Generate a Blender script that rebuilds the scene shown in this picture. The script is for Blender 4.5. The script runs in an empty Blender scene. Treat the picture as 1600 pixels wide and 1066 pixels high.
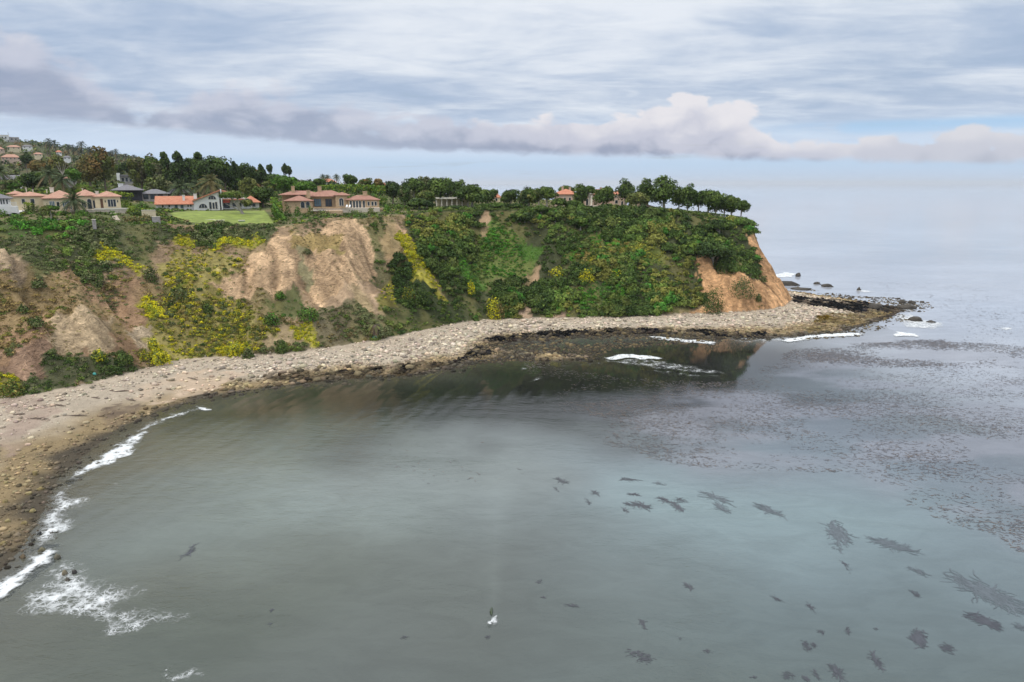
import bpy, math, random
import numpy as np
R = math.radians
S = bpy.context.scene

# ------------------------------------------------------------------ camera, light, sky
PITCH = 13.0
F = 1067.0                      # focal length in pixels of the 1600 px wide photograph
CAMZ = 60.0
cam_d = bpy.data.cameras.new('camera'); cam = bpy.data.objects.new('camera', cam_d)
S.collection.objects.link(cam); S.camera = cam
cam.location = (0, 0, CAMZ); cam.rotation_euler = (R(90 - PITCH), 0, 0)
cam_d.sensor_width = 36; cam_d.lens = 36 * F / 1600; cam_d.clip_start = 1; cam_d.clip_end = 90000

SUN_EL, SUN_AZ = 58.0, 232.0    # azimuth clockwise from +Y: sun high behind the left shoulder, veiled by cloud
sun_d = bpy.data.lights.new('sun', 'SUN'); sun = bpy.data.objects.new('sun', sun_d)
S.collection.objects.link(sun)
sun_d.energy = 1.5; sun_d.angle = R(10); sun_d.color = (1, .95, .87)
sun.rotation_euler = (R(90 - SUN_EL), 0, R(180 - SUN_AZ))
S.view_settings.view_transform = 'Standard'; S.view_settings.look = 'None'
S.view_settings.exposure = 0.22; S.view_settings.gamma = 1
try: S.view_settings.use_curve_mapping = False
except Exception: pass
S.cycles.use_denoising = True
S.cycles.max_bounces = 5; S.cycles.volume_bounces = 0; S.cycles.diffuse_bounces = 2; S.cycles.glossy_bounces = 2
S.cycles.transparent_max_bounces = 6
S.cycles.caustics_reflective = False; S.cycles.caustics_refractive = False


class NT:
    """small node-tree helper"""
    def __init__(s, nt): s.nt = nt; nt.nodes.clear()
    def n(s, t, **kw):
        x = s.nt.nodes.new(t)
        for k, v in kw.items():
            if k == 'ins':
                for i, val in v.items():
                    if hasattr(val, 'is_linked') or isinstance(val, bpy.types.NodeSocket): s.nt.links.new(val, x.inputs[i])
                    else: x.inputs[i].default_value = val
            else: setattr(x, k, v)
        return x
    def m(s, op, a, b=None, c=None, clamp=False):
        ins = {0: a}
        if b is not None: ins[1] = b
        if c is not None: ins[2] = c
        return s.n('ShaderNodeMath', operation=op, use_clamp=clamp, ins=ins).outputs[0]
    def mix(s, f, a, b, blend='MIX'):
        x = s.n('ShaderNodeMix', data_type='RGBA', blend_type=blend)
        for i, val in ((0, f), (6, a), (7, b)):
            if isinstance(val, bpy.types.NodeSocket): s.nt.links.new(val, x.inputs[i])
            else: x.inputs[i].default_value = val if i == 0 else (*val, 1)[:4]
        return x.outputs[2]
    def ss(s, x, a, b, lo=0.0, hi=1.0):
        return s.n('ShaderNodeMapRange', interpolation_type='SMOOTHSTEP', ins={0: x, 1: a, 2: b, 3: lo, 4: hi}).outputs[0]
    def noise(s, vec, scale, detail=4, rough=.55, dist=0.0, dim='3D'):
        return s.n('ShaderNodeTexNoise', noise_dimensions=dim, ins={'Vector': vec, 'Scale': scale, 'Detail': detail, 'Roughness': rough, 'Distortion': dist}).outputs[0]
    def mapv(s, vec, scale=(1, 1, 1), rot=(0, 0, 0), loc=(0, 0, 0)):
        return s.n('ShaderNodeMapping', ins={0: vec, 1: loc, 2: rot, 3: scale}).outputs[0]
    def curve(s, x, pts, lo, hi):
        """piecewise-linear function of x through pts=(x,y), x range lo..hi"""
        r = s.n('ShaderNodeValToRGB'); cr = r.color_ramp; cr.interpolation = 'B_SPLINE'
        ymin = min(p[1] for p in pts); ymax = max(p[1] for p in pts)
        while len(cr.elements) < len(pts): cr.elements.new(.5)
        for e, (px, py) in zip(cr.elements, sorted(pts)):
            e.position = (px - lo) / (hi - lo); g = (py - ymin) / (ymax - ymin); e.color = (g, g, g, 1)
        f = s.n('ShaderNodeMapRange', ins={0: x, 1: lo, 2: hi, 3: 0.0, 4: 1.0}).outputs[0]
        s.nt.links.new(f, r.inputs[0])
        return s.n('ShaderNodeMapRange', ins={0: r.outputs[0], 1: 0.0, 2: 1.0, 3: ymin, 4: ymax}).outputs[0]


def build_sky():
    w = bpy.data.worlds.new('World'); S.world = w; w.use_nodes = True
    t = NT(w.node_tree)
    d = t.n('ShaderNodeTexCoord').outputs['Generated']
    sp = t.n('ShaderNodeSeparateXYZ', ins={0: d}); x, y, z = sp.outputs
    az = t.m('MULTIPLY', t.m('ARCTAN2', x, y), 180 / math.pi)
    el = t.m('MULTIPLY', t.m('ARCSINE', z), 180 / math.pi)
    sky = t.n('ShaderNodeTexSky', sky_type='NISHITA', sun_disc=False)
    sky.sun_elevation = R(SUN_EL); sky.sun_rotation = R(SUN_AZ); sky.altitude = 50; sky.air_density = 1.2; sky.dust_density = 2.0
    bg_sky = t.n('ShaderNodeBackground', ins={0: sky.outputs[0], 1: .09})
    # high broken layer on a plane overhead
    zz = t.m('ADD', t.m('MAXIMUM', z, 0.0), .10)
    p = t.n('ShaderNodeCombineXYZ', ins={0: t.m('DIVIDE', x, zz), 1: t.m('DIVIDE', y, zz), 2: 0.0}).outputs[0]
    n1 = t.noise(t.mapv(p, (.95, 1.5, 1), (0, 0, R(-14)), (3.1, 1.7, 0)), 1.0, 6, .6, .5)
    n2 = t.noise(t.mapv(p, (.30, .45, 1), (0, 0, R(14)), (7.4, 2.2, 0)), 1.0, 3, .5, .3)
    n3 = t.noise(t.mapv(p, (2.6, 4.6, 1), (0, 0, R(-24)), (1.4, 6.2, 0)), 1.0, 5, .6, .8)
    glow = t.m('MULTIPLY', t.ss(t.m('ABSOLUTE', t.m('ADD', az, .5)), 0, 30, 1, 0), t.ss(el, 5, 14))
    hi = t.m('ADD', t.m('ADD', t.m('ADD', t.m('MULTIPLY', n1, .95), t.m('MULTIPLY', n2, .65)), t.m('MULTIPLY', t.m('SUBTRACT', n3, .5), .34)), t.m('MULTIPLY', glow, .34))
    hif = t.ss(hi, .60, 1.12)
    c_hi = t.mix(hif, (.35, .44, .59), (.70, .74, .80))
    c_hi = t.mix(t.m('MULTIPLY', t.ss(az, 12, 36), t.ss(n2, .4, .6)), c_hi, t.mix(hif, (.33, .42, .56), (.62, .68, .755)))
    c_hi = t.mix(t.ss(el, 15, 40), c_hi, t.mix(hif, (.60, .66, .75), (.86, .88, .9)))
    cover = t.ss(hi, .30, .70, .6, 1.0)
    gap = t.m('MULTIPLY', t.ss(az, 17, 27), t.m('MULTIPLY', t.ss(el, 3.2, 3.7), t.ss(el, 4.0, 4.6, 1, 0)))
    gap = t.m('MULTIPLY', gap, t.ss(t.noise(t.mapv(d, (9, 9, 40)), 1.0, 3), .34, .5))
    c_hi = t.mix(t.m('MULTIPLY', gap, .9), c_hi, (.20, .45, .72))
    c_low = t.mix(t.ss(el, -.2, 1.6), (.47, .56, .70), (.45, .585, .75))
    c_low = t.mix(t.ss(el, 1.4, 2.6), c_low, (.54, .645, .79))
    c = t.mix(t.ss(el, 1.8, 6.0), c_low, c_hi)
    # cumulus bank
    v3 = t.n('ShaderNodeCombineXYZ', ins={0: az, 1: el, 2: 0.0}).outputs[0]
    nb = t.noise(t.mapv(v3, (.13, .24, 1), (0, 0, 0), (4.3, .9, 0)), 1.0, 4, .55, .5)
    nf = t.noise(t.mapv(v3, (.42, .72, 1), (0, 0, 0), (1.2, 5.0, 0)), 1.0, 5, .6, .5)
    vb = t.n('ShaderNodeTexVoronoi', feature='F1', ins={'Vector': t.mapv(v3, (.36, .60, 1)), 'Scale': 1.0}).outputs[0]
    wob = t.m('ADD', t.m('ADD', t.m('MULTIPLY', t.m('SUBTRACT', nb, .5), 4.6), t.m('MULTIPLY', t.m('SUBTRACT', nf, .5), 2.6)), t.m('MULTIPLY', t.m('SUBTRACT', .50, vb), 1.8))
    top = t.curve(az, [(-60, 10.5), (-38, 10.4), (-33, 9.8), (-29, 6.6), (-25, 5.6), (-21, 7.4), (-16, 7.2), (-12, 5.9), (-7, 5.5), (-1, 5.2), (4, 5.3), (8, 5.5), (15, 6.3), (19, 5.2), (21, 3.4), (28, 3.4), (38, 3.2), (60, 3.2)], -60, 60)
    bot = t.curve(az, [(-60, 4.6), (-38, 4.5), (-30, 4.0), (-22, 3.4), (-12, 2.6), (-4, 2.4), (4, 2.2), (15, 1.9), (24, 1.55), (38, 1.1), (60, 1.1)], -60, 60)
    e_t = t.m('SUBTRACT', t.m('ADD', top, wob), el)
    e_b = t.m('SUBTRACT', el, t.m('ADD', bot, t.m('MULTIPLY', t.m('SUBTRACT', nf, .5), .8)))
    soft = t.ss(az, -16, 6, 1.5, .6)
    mb = t.m('MULTIPLY', t.ss(t.m('DIVIDE', e_t, soft), 0, 1), t.ss(e_b, -.15, .45))
    hgt = t.m('DIVIDE', e_b, t.m('MAXIMUM', t.m('ADD', e_t, e_b), .3), clamp=True)
    lit = t.m('ADD', t.m('ADD', t.m('ADD', hgt, t.m('MULTIPLY', t.m('SUBTRACT', nf, .5), 1.2)), t.m('MULTIPLY', t.m('SUBTRACT', .48, vb), .8)), t.ss(az, -14, 12, -.26, .16))
    c_b = t.mix(t.ss(lit, -.05, .45), (.265, .30, .415), (.50, .51, .60))
    c_b = t.mix(t.ss(lit, .45, 1.1), c_b, (.72, .70, .73))
    c_b = t.mix(t.m('MULTIPLY', t.ss(az, 18, 32), .5), c_b, (.53, .545, .60))
    c = t.mix(t.m('MULTIPLY', mb, t.ss(az, -14, 6, .74, .95)), c, c_b)
    c = t.mix(t.ss(el, -.4, 0, 1, 0), c, (.5, .58, .70))
    bg_c = t.n('ShaderNodeBackground', ins={0: c, 1: t.ss(el, 13, 50, 1.0, 1.95)})   # an overcast sky is brightest overhead
    mx = t.n('ShaderNodeMixShader', ins={0: t.m('MULTIPLY', cover, .97), 1: bg_sky.outputs[0], 2: bg_c.outputs[0]})
    t.n('ShaderNodeOutputWorld', ins={0: mx.outputs[0]})
    w.cycles.sampling_method = 'MANUAL'; w.cycles.sample_map_resolution = 512
build_sky()

# ------------------------------------------------------------------ numeric helpers
SP, CP = math.sin(R(PITCH)), math.cos(R(PITCH))
rng = np.random.default_rng(7)


def ray(u, v):
    u = np.asarray(u, float); v = np.asarray(v, float); t = (533 - v) / F
    return (u - 800) / F + 0 * t, CP + t * SP + 0 * u, -SP + t * CP + 0 * u

def at_depth(u, v, Y):
    dx, dy, dz = ray(u, v); k = Y / dy
    return float(k * dx), float(Y), float(CAMZ + k * dz)

def at_z(u, v, z):
    dx, dy, dz = ray(u, v); k = (z - CAMZ) / dz
    return k * dx, k * dy

def hash2(i, j, s):
    h = (i.astype(np.int64) * 374761393 + j.astype(np.int64) * 668265263 + s * 974711) & 0x7fffffff
    h = ((h ^ (h >> 13)) * 1274126177) & 0x7fffffff
    return ((h ^ (h >> 16)) & 0xffff) / 65535.0

def vnoise(x, y, s=0):
    xi = np.floor(x); yi = np.floor(y); fx = x - xi; fy = y - yi
    fx = fx * fx * (3 - 2 * fx); fy = fy * fy * (3 - 2 * fy)
    a = hash2(xi, yi, s); b = hash2(xi + 1, yi, s); c = hash2(xi, yi + 1, s); d = hash2(xi + 1, yi + 1, s)
    return (a * (1 - fx) + b * fx) * (1 - fy) + (c * (1 - fx) + d * fx) * fy

def fbm(x, y, s=0, o=4):
    r = 0; a = .5; n = 0
    for k in range(o):
        r = r + a * vnoise(x * 2 ** k + 17.3 * k, y * 2 ** k + 5.1 * k, s + k); n += a; a *= .5
    return r / n

def sstep(x, a, b):
    t = np.clip((x - a) / (b - a), 0, 1); return t * t * (3 - 2 * t)

def poly_dist(x, y, P, closed=True):
    """distance to a polyline and arc length of the nearest point"""
    P = np.asarray(P, float); A = P; B = np.roll(P, -1, 0)
    if not closed: A = P[:-1]; B = P[1:]
    best = np.full(x.shape, 1e18); sb = np.zeros(x.shape); acc = 0
    for a, b in zip(A, B):
        d = b - a; L2 = d @ d + 1e-9
        t = np.clip(((x - a[0]) * d[0] + (y - a[1]) * d[1]) / L2, 0, 1)
        q = (x - a[0] - t * d[0]) ** 2 + (y - a[1] - t * d[1]) ** 2
        m = q < best; best[m] = q[m]; L = math.sqrt(L2); sb[m] = acc + t[m] * L; acc += L
    return np.sqrt(best), sb

def inside(x, y, P):
    P = np.asarray(P, float); r = np.zeros(x.shape, bool); j = len(P) - 1
    for i in range(len(P)):
        xi, yi = P[i]; xj, yj = P[j]
        if yi != yj:
            r ^= ((yi > y) != (yj > y)) & (x < (xj - xi) * (y - yi) / (yj - yi) + xi)
        j = i
    return r

# ------------------------------------------------------------------ coast lines (world metres)
def pxz(pts, z): return [tuple(float(c) for c in at_z(u, v, z)) for u, v in pts]
BACK = [(92, 455), (40, 540), (-40, 640), (-150, 800), (-260, 1100), (-420, 1600), (-800, 7000), (-3500, 2600), (-3500, -300), (-1500, -150)]
W_PX = [(0, 892), (28, 868), (48, 838), (72, 795), (92, 748), (130, 715), (170, 682), (215, 655), (262, 638), (312, 624), (365, 614), (425, 604), (485, 598), (560, 592), (640, 587), (700, 577), (740, 566), (800, 561), (860, 564), (915, 562), (918, 558), (850, 551), (790, 547), (765, 541), (800, 534), (860, 528), (930, 525), (1000, 523), (1060, 523), (1130, 527), (1200, 529), (1260, 524), (1310, 519), (1350, 508), (1385, 499), (1405, 488), (1395, 479), (1350, 472), (1300, 465), (1258, 459), (1225, 455)]
B_PX = [(0, 621), (50, 617), (130, 601), (210, 579), (280, 562), (350, 557), (420, 554), (500, 545), (590, 531), (640, 520), (720, 504), (780, 498), (860, 497), (980, 495), (1060, 491), (1150, 488), (1200, 484), (1226, 478), (1238, 468)]
W_C = pxz(W_PX, 0.0) + [(150, 395), (112, 460)] + [(a + 14, b + 12) for a, b in BACK[1:-2]] + [(-3600, -330), (-1500, -230), (-400, -45), (-190, 25), (-125, 62)]
B_C = pxz(B_PX, 3.5) + [(136, 372), (120, 410)] + BACK + [(-420, 0), (-260, 70), (-190, 128)]
E_PX = [(-160, 352, 218), (0, 351, 226), (100, 353, 236), (200, 353, 252), (270, 351, 266), (350, 353, 273), (430, 357, 273), (500, 345, 284), (560, 342, 291), (600, 339, 300), (660, 332, 318), (720, 328, 330), (800, 328, 337), (880, 329, 344), (960, 329, 349), (1030, 331, 351), (1090, 335, 352), (1140, 342, 352), (1165, 350, 351), (1176, 354, 362), (1172, 352, 378)]
E_W = [at_depth(*e) for e in E_PX]
E_C = [(e[0], e[1]) for e in E_W] + [(104, 410), (70, 450), (20, 530), (-60, 630), (-170, 795), (-280, 1090), (-440, 1590), (-830, 2560), (-3400, 2560), (-3400, -200), (-1500, -60), (-470, 60), (-330, 140)]
CP_PX = [(100, 329, 275), (30, 330, 270), (180, 330, 275), (320, 328, 330), (260, 329, 330), (400, 328, 332), (515, 331, 330), (590, 331, 332),
         (700, 323, 400), (830, 324, 420), (920, 325, 425), (1000, 325, 420), (1080, 329, 400), (1130, 336, 390), (205, 313, 360), (100, 305, 330), (30, 300, 330),
         (300, 312, 400), (420, 305, 420), (520, 303, 420), (620, 308, 430), (520, 296, 560), (700, 310, 520), (850, 312, 500),
         (0, 290, 480), (100, 286, 480), (200, 290, 480), (0, 262, 760), (100, 262, 760), (200, 270, 760), (300, 284, 700), (420, 290, 800),
         (-200, 205, 1300), (0, 219, 1300), (60, 226, 1250), (100, 238, 1200), (150, 246, 1150), (200, 255, 1100), (300, 273, 1000), (420, 287, 1000), (560, 292, 1000),
         (-300, 330, 270), (-300, 290, 500), (0, 225, 1800), (-300, 215, 6500)]
ctrl = np.array(E_W[::1] + [at_depth(*c) for c in CP_PX] + [(-440, 1500, 45), (-830, 2500, 60), (-3400, 2500, 120), (-3400, 0, 60), (-600, 60, 52)])
def rk(r): return np.sqrt(r * r + 20.0 ** 2)
_d = np.hypot(ctrl[:, None, 0] - ctrl[None, :, 0], ctrl[:, None, 1] - ctrl[None, :, 1])
_n = len(ctrl); _A = np.zeros((_n + 1, _n + 1)); _A[:_n, :_n] = rk(_d) - np.eye(_n) * 6.0; _A[:_n, _n] = 1; _A[_n, :_n] = 1
_w = np.linalg.solve(_A, np.append(ctrl[:, 2], 0))

def plateau(x, y):
    r = np.full(x.shape, _w[-1])
    for (cx, cy, _), w in zip(ctrl, _w[:-1]): r = r + w * rk(np.hypot(x - cx, y - cy))
    return r

def axis(lo, hi, step, far_lo, far_hi, g=1.13):
    a = list(np.arange(lo, hi + step / 2, step)); s = step
    while a[-1] < far_hi: s *= g; a.append(a[-1] + s)
    b = [lo]; s = step
    while b[-1] > far_lo: s *= g; b.append(b[-1] - s)
    return np.array(b[:0:-1] + a)

GX = axis(-205, 200, .9, -3300, 330); GY = axis(84, 405, .9, 20, 2500)
XX, YY = np.meshgrid(GX, GY)
d_w, _ = poly_dist(XX, YY, W_C); d_b, s_b = poly_dist(XX, YY, B_C); d_e, _ = poly_dist(XX, YY, E_C)
in_w = inside(XX, YY, W_C); in_b = inside(XX, YY, B_C) & in_w; in_e = inside(XX, YY, E_C) & in_b
T = d_b / (d_b + d_e + 1e-6)
PL = plateau(XX, YY)
bz = 3.5 + 0 * XX
beach = in_w & ~in_b; slope = in_b & ~in_e
ZZ = np.where(in_w, 0, -np.minimum(d_w * .09, 4.5) - .05)
tb = d_w / (d_w + d_b + 1e-6)
ZZ = np.where(beach, 3.5 * tb ** .9, ZZ)
warp = fbm(XX * .03, YY * .03, 3, 3) * 24
gully = 1 - np.abs(2 * fbm((s_b + warp) * .045, T * .9, 11, 4) - 1)          # ridges and gullies running down the slope
gully2 = 1 - np.abs(2 * fbm((s_b + warp) * .16, T * 2.2, 29, 3) - 1)
env = np.sin(np.clip(T, 0, 1) * math.pi) ** .7
prof = T ** 1.06
ZS = 3.5 + (PL - 3.5) * prof + env * (9.0 * (gully - .72) + 4.2 * (gully2 - .7)) + env * 4.5 * (fbm(XX * .08, YY * .08, 41, 4) - .5) + env * 1.6 * (fbm(XX * .4, YY * .4, 43, 3) - .5)
ZZ = np.where(slope, ZS, ZZ)
ZZ = np.where(in_e, PL + 1.2 * sstep(d_e, 0, 25) * (fbm(XX * .03, YY * .03, 51, 3) - .5), ZZ)
ZZ = ZZ + np.where(beach, .45 * (fbm(XX * .25, YY * .25, 61, 4) - .5) * sstep(d_w, 0, 6), 0)

def local_bump(u, v, dz, r):
    global ZZ
    p = raycast(u, v); g = np.exp(-((XX - p[0]) ** 2 + (YY - p[1]) ** 2) / (r * r))
    ZZ = ZZ + np.where(slope, dz * g * sstep(d_b, 0, 4), 0)

def hz(x, y, A=None):
    A = ZZ if A is None else A
    x = np.clip(np.asarray(x, float), GX[0], GX[-1]); y = np.clip(np.asarray(y, float), GY[0], GY[-1])
    i = np.clip(np.searchsorted(GX, x) - 1, 0, len(GX) - 2); j = np.clip(np.searchsorted(GY, y) - 1, 0, len(GY) - 2)
    fx = (x - GX[i]) / (GX[i + 1] - GX[i]); fy = (y - GY[j]) / (GY[j + 1] - GY[j])
    return (A[j, i] * (1 - fx) + A[j, i + 1] * fx) * (1 - fy) + (A[j + 1, i] * (1 - fx) + A[j + 1, i + 1] * fx) * fy

def raycast(u, v, zmin=0.0):
    """first point of the terrain (or the sea) that a ray of the camera meets"""
    dx, dy, dz = (float(c) for c in ray(u, v)); Ys = 60 * 1.0035 ** np.arange(1000)
    k = Ys / dy; x = k * dx; z = CAMZ + k * dz; h = np.maximum(hz(x, Ys), zmin); m = np.nonzero(z <= h)[0]
    if len(m) == 0: i = int(np.argmin(z - h)); return x[i], Ys[i], h[i]
    i = m[0]
    if i == 0: return x[0], Ys[0], h[0]
    a = z[i - 1] - h[i - 1]; b = h[i] - z[i]; f = a / (a + b + 1e-9)
    Y = Ys[i - 1] + f * (Ys[i] - Ys[i - 1]); x = Y / dy * dx
    return x, Y, max(float(hz(x, Y)), zmin)

local_bump(125, 515, 4.5, 11); local_bump(15, 420, 4, 9); local_bump(535, 395, 4.5, 13); local_bump(588, 410, -6, 9); local_bump(650, 420, 4, 14)
local_bump(440, 430, -3, 13); local_bump(1150, 455, 3.5, 10); local_bump(1090, 440, -4, 9); local_bump(780, 400, -4, 16); local_bump(98, 543, -2.5, 3)

def wpoly(pts): return [raycast(u, v)[:2] for u, v in pts]

# ------------------------------------------------------------------ mesh helpers
COL = S.collection

def mesh_np(name, V, faces, nper, col=None, smooth=False, extra=None):
    V = np.ascontiguousarray(V, np.float32).reshape(-1, 3); faces = np.ascontiguousarray(faces, np.int32).reshape(-1, nper)
    me = bpy.data.meshes.new(name); me.vertices.add(len(V)); me.vertices.foreach_set('co', V.ravel())
    me.loops.add(faces.size); me.loops.foreach_set('vertex_index', faces.ravel())
    me.polygons.add(len(faces)); me.polygons.foreach_set('loop_start', np.arange(0, faces.size, nper, dtype=np.int32))
    try: me.polygons.foreach_set('loop_total', np.full(len(faces), nper, np.int32))
    except Exception: pass
    if smooth: me.polygons.foreach_set('use_smooth', np.ones(len(faces), bool))
    if col is not None:
        c = np.ones((len(V), 4), np.float32); c[:, :3] = np.clip(col, 0, 1)
        a = me.attributes.new('Col', 'FLOAT_COLOR', 'POINT'); a.data.foreach_set('color', c.ravel())
    for k, val in (extra or {}).items():
        a = me.attributes.new(k, 'FLOAT', 'POINT'); a.data.foreach_set('value', np.ascontiguousarray(val, np.float32).ravel())
    me.update(calc_edges=True); me.validate()
    return me

def link(name, me, mat=None, parent=None, loc=(0, 0, 0)):
    o = bpy.data.objects.new(name, me); COL.objects.link(o)
    if mat is not None:
        if not len(me.materials): me.materials.append(mat)
    o.location = loc
    if parent is not None: o.parent = parent
    return o

def tag(o, label=None, cat=None, group=None, kind=None):
    if label: o['label'] = label
    if cat: o['category'] = cat
    if group: o['group'] = group
    if kind: o['kind'] = kind
    return o

def thing(name, loc, label, cat, group=None):
    o = bpy.data.objects.new(name, None); COL.objects.link(o); o.location = loc; o.empty_display_size = .5
    return tag(o, label, cat, group)

class MB:
    """collects polygons in world coordinates for one part"""
    def __init__(s): s.v = []; s.f = []
    def poly(s, pts):
        b = len(s.v); s.v += [tuple(p) for p in pts]; s.f.append(tuple(range(b, b + len(pts))))
    def solid(s, vs, fs):
        b = len(s.v); s.v += [tuple(p) for p in vs]; s.f += [tuple(b + i for i in f) for f in fs]
    def box(s, x0, x1, y0, y1, z0, z1):
        s.solid([(x0, y0, z0), (x1, y0, z0), (x1, y1, z0), (x0, y1, z0), (x0, y0, z1), (x1, y0, z1), (x1, y1, z1), (x0, y1, z1)],
                [(0, 3, 2, 1), (4, 5, 6, 7), (0, 1, 5, 4), (1, 2, 6, 5), (2, 3, 7, 6), (3, 0, 4, 7)])
    def hip(s, x0, x1, y0, y1, z0, z1, th=.25):
        """hip roof on a thin eave slab"""
        s.box(x0, x1, y0, y1, z0 - th, z0); d = min((x1 - x0), (y1 - y0)) / 2 * .98; ym = (y0 + y1) / 2; xm0, xm1 = x0 + d, x1 - d
        if xm1 <= xm0: xm0 = xm1 = (x0 + x1) / 2
        if (y1 - y0) > (x1 - x0):
            xm = (x0 + x1) / 2; R0, R1 = (xm, y0 + d, z1), (xm, y1 - d, z1)
            s.solid([(x0, y0, z0), (x1, y0, z0), (x1, y1, z0), (x0, y1, z0), R0, R1], [(0, 1, 4), (1, 2, 5, 4), (2, 3, 5), (3, 0, 4, 5)])
        else:
            s.solid([(x0, y0, z0), (x1, y0, z0), (x1, y1, z0), (x0, y1, z0), (xm0, ym, z1), (xm1, ym, z1)], [(0, 1, 5, 4), (1, 2, 5), (2, 3, 4, 5), (3, 0, 4)])
    def gable_x(s, x0, x1, y0, y1, z0, z1, th=.3):
        """gable roof, ridge along x"""
        ym = (y0 + y1) / 2
        vs = []
        for x in (x0, x1):
            vs += [(x, y0, z0), (x, ym, z1), (x, y1, z0), (x, y1, z0 - th), (x, ym, z1 - th), (x, y0, z0 - th)]
        s.solid(vs, [(0, 6, 7, 1), (1, 7, 8, 2), (2, 8, 9, 3), (3, 9, 10, 4), (4, 10, 11, 5), (5, 11, 6, 0), (0, 1, 4, 5), (1, 2, 3, 4), (6, 11, 10, 7), (7, 10, 9, 8)])
    def prism(s, xz, y0, y1):
        """polygon in the x-z plane, extruded in y"""
        n = len(xz); s.solid([(x, y0, z) for x, z in xz] + [(x, y1, z) for x, z in xz],
                             [tuple(range(n - 1, -1, -1)), tuple(range(n, 2 * n))] + [(i, (i + 1) % n, n + (i + 1) % n, n + i) for i in range(n)])
    def arch(s, x0, x1, y0, y1, z0, z1, n=8):
        r = (x1 - x0) / 2; zc = z1 - r
        if zc < z0: zc = z0
        k = (z1 - zc) / r
        s.prism([(x0, z0), (x1, z0)] + [((x0 + x1) / 2 + r * math.cos(a), zc + k * r * math.sin(a)) for a in np.linspace(0, math.pi, n)], y0, y1)
    def build(s, name, mat, parent=None):
        off = np.zeros(3)
        if parent is not None:
            p = parent
            while p is not None: off += np.array(p.location); p = p.parent
        me = bpy.data.meshes.new(name)
        me.from_pydata([tuple(np.array(v) - off) for v in s.v], [], s.f); me.update()
        return link(name, me, mat, parent)

def tube(pts, radii, n=7):
    """one tapered tube through the points; returns verts, quads"""
    pts = np.asarray(pts, float); V = []; Q = []
    for k, p in enumerate(pts):
        d = pts[min(k + 1, len(pts) - 1)] - pts[max(k - 1, 0)]; d = d / (np.linalg.norm(d) + 1e-9)
        a = np.cross(d, (0.31, .95, .05)); a /= np.linalg.norm(a) + 1e-9; b = np.cross(d, a)
        for i in range(n):
            t = 2 * math.pi * i / n; V.append(p + radii[k] * (a * math.cos(t) + b * math.sin(t)))
    for k in range(len(pts) - 1):
        for i in range(n): Q.append((k * n + i, k * n + (i + 1) % n, (k + 1) * n + (i + 1) % n, (k + 1) * n + i))
    return V, Q

def tubes_mesh(name, list_of):
    V = []; Q = []
    for pts, radii in list_of:
        v, q = tube(pts, radii); b = len(V); V += v; Q += [tuple(b + i for i in f) for f in q]
    return mesh_np(name, np.array(V), np.array(Q), 4, smooth=True)

def leaf_quads(C, N, size, col, r):
    """one irregular little quad per centre C, facing about N"""
    n = len(C); up = r.normal(size=(n, 3)); A = np.cross(N, up); A /= np.linalg.norm(A, axis=1, keepdims=True) + 1e-9
    B = np.cross(N, A); B /= np.linalg.norm(B, axis=1, keepdims=True) + 1e-9
    s = np.asarray(size).reshape(-1, 1) * np.ones((n, 1)); V = np.empty((n, 4, 3))
    for k, (a, b) in enumerate(((-1, -.2), (.1, -.75), (1, .15), (-.15, .8))):
        V[:, k] = C + s * (A * (a + r.uniform(-.3, .3, (n, 1))) + B * (b + r.uniform(-.25, .25, (n, 1)))) + N * s * r.uniform(-.3, .3, (n, 1))
    return V, np.repeat(col[:, None, :], 4, 1)

def quads_mesh(name, V, Cc):
    V = np.concatenate(V) if isinstance(V, list) else V; Cc = np.concatenate(Cc) if isinstance(Cc, list) else Cc
    n = len(V); return mesh_np(name, V.reshape(-1, 3), np.arange(n * 4).reshape(n, 4), 4, col=Cc.reshape(-1, 3))

def dirs(n, r, up=.0):
    d = r.normal(size=(n, 3)); d[:, 2] += up; d /= np.linalg.norm(d, axis=1, keepdims=True) + 1e-9; return d

# ------------------------------------------------------------------ materials
def new_mat(name):
    m = bpy.data.materials.new(name); m.use_nodes = True; return m, NT(m.node_tree)

def out_principled(t, col, rough=.8, spec=.2, bump=None, bstr=.5, bdist=.1, **kw):
    b = t.n('ShaderNodeBsdfPrincipled', ins={'Base Color': col if isinstance(col, bpy.types.NodeSocket) else (*col, 1), 'Roughness': rough, 'Specular IOR Level': spec})
    for k, v in kw.items(): b.inputs[k].default_value = v
    if bump is not None:
        bn = t.n('ShaderNodeBump', ins={'Height': bump, 'Strength': bstr, 'Distance': bdist}); t.nt.links.new(bn.outputs[0], b.inputs['Normal'])
    t.n('ShaderNodeOutputMaterial', ins={0: b.outputs[0]}); return b

def mat_attr(name, rough=.75, spec=.15, var=.35, scale=.6):
    m, t = new_mat(name); c = t.n('ShaderNodeAttribute', attribute_name='Col').outputs[0]
    pos = t.n('ShaderNodeNewGeometry').outputs['Position']
    n = t.noise(pos, scale, 3); k = t.n('ShaderNodeMapRange', ins={0: n, 1: .25, 2: .75, 3: 1 - var, 4: 1 + var}).outputs[0]
    kk = t.n('ShaderNodeCombineColor', ins={0: k, 1: k, 2: k}).outputs[0]
    out_principled(t, t.mix(1.0, c, kk, 'MULTIPLY'), rough, spec); return m

def mat_plain(name, col, var=.12, scale=1.5, rough=.8, spec=.2, bump=.0):
    m, t = new_mat(name); pos = t.n('ShaderNodeNewGeometry').outputs['Position']; n = t.noise(pos, scale, 4, .6)
    lo = tuple(c * (1 - var) for c in col); hi = tuple(min(1, c * (1 + var)) for c in col)
    out_principled(t, t.mix(t.ss(n, .25, .75), lo, hi), rough, spec, n if bump else None, bump, .1); return m

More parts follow.
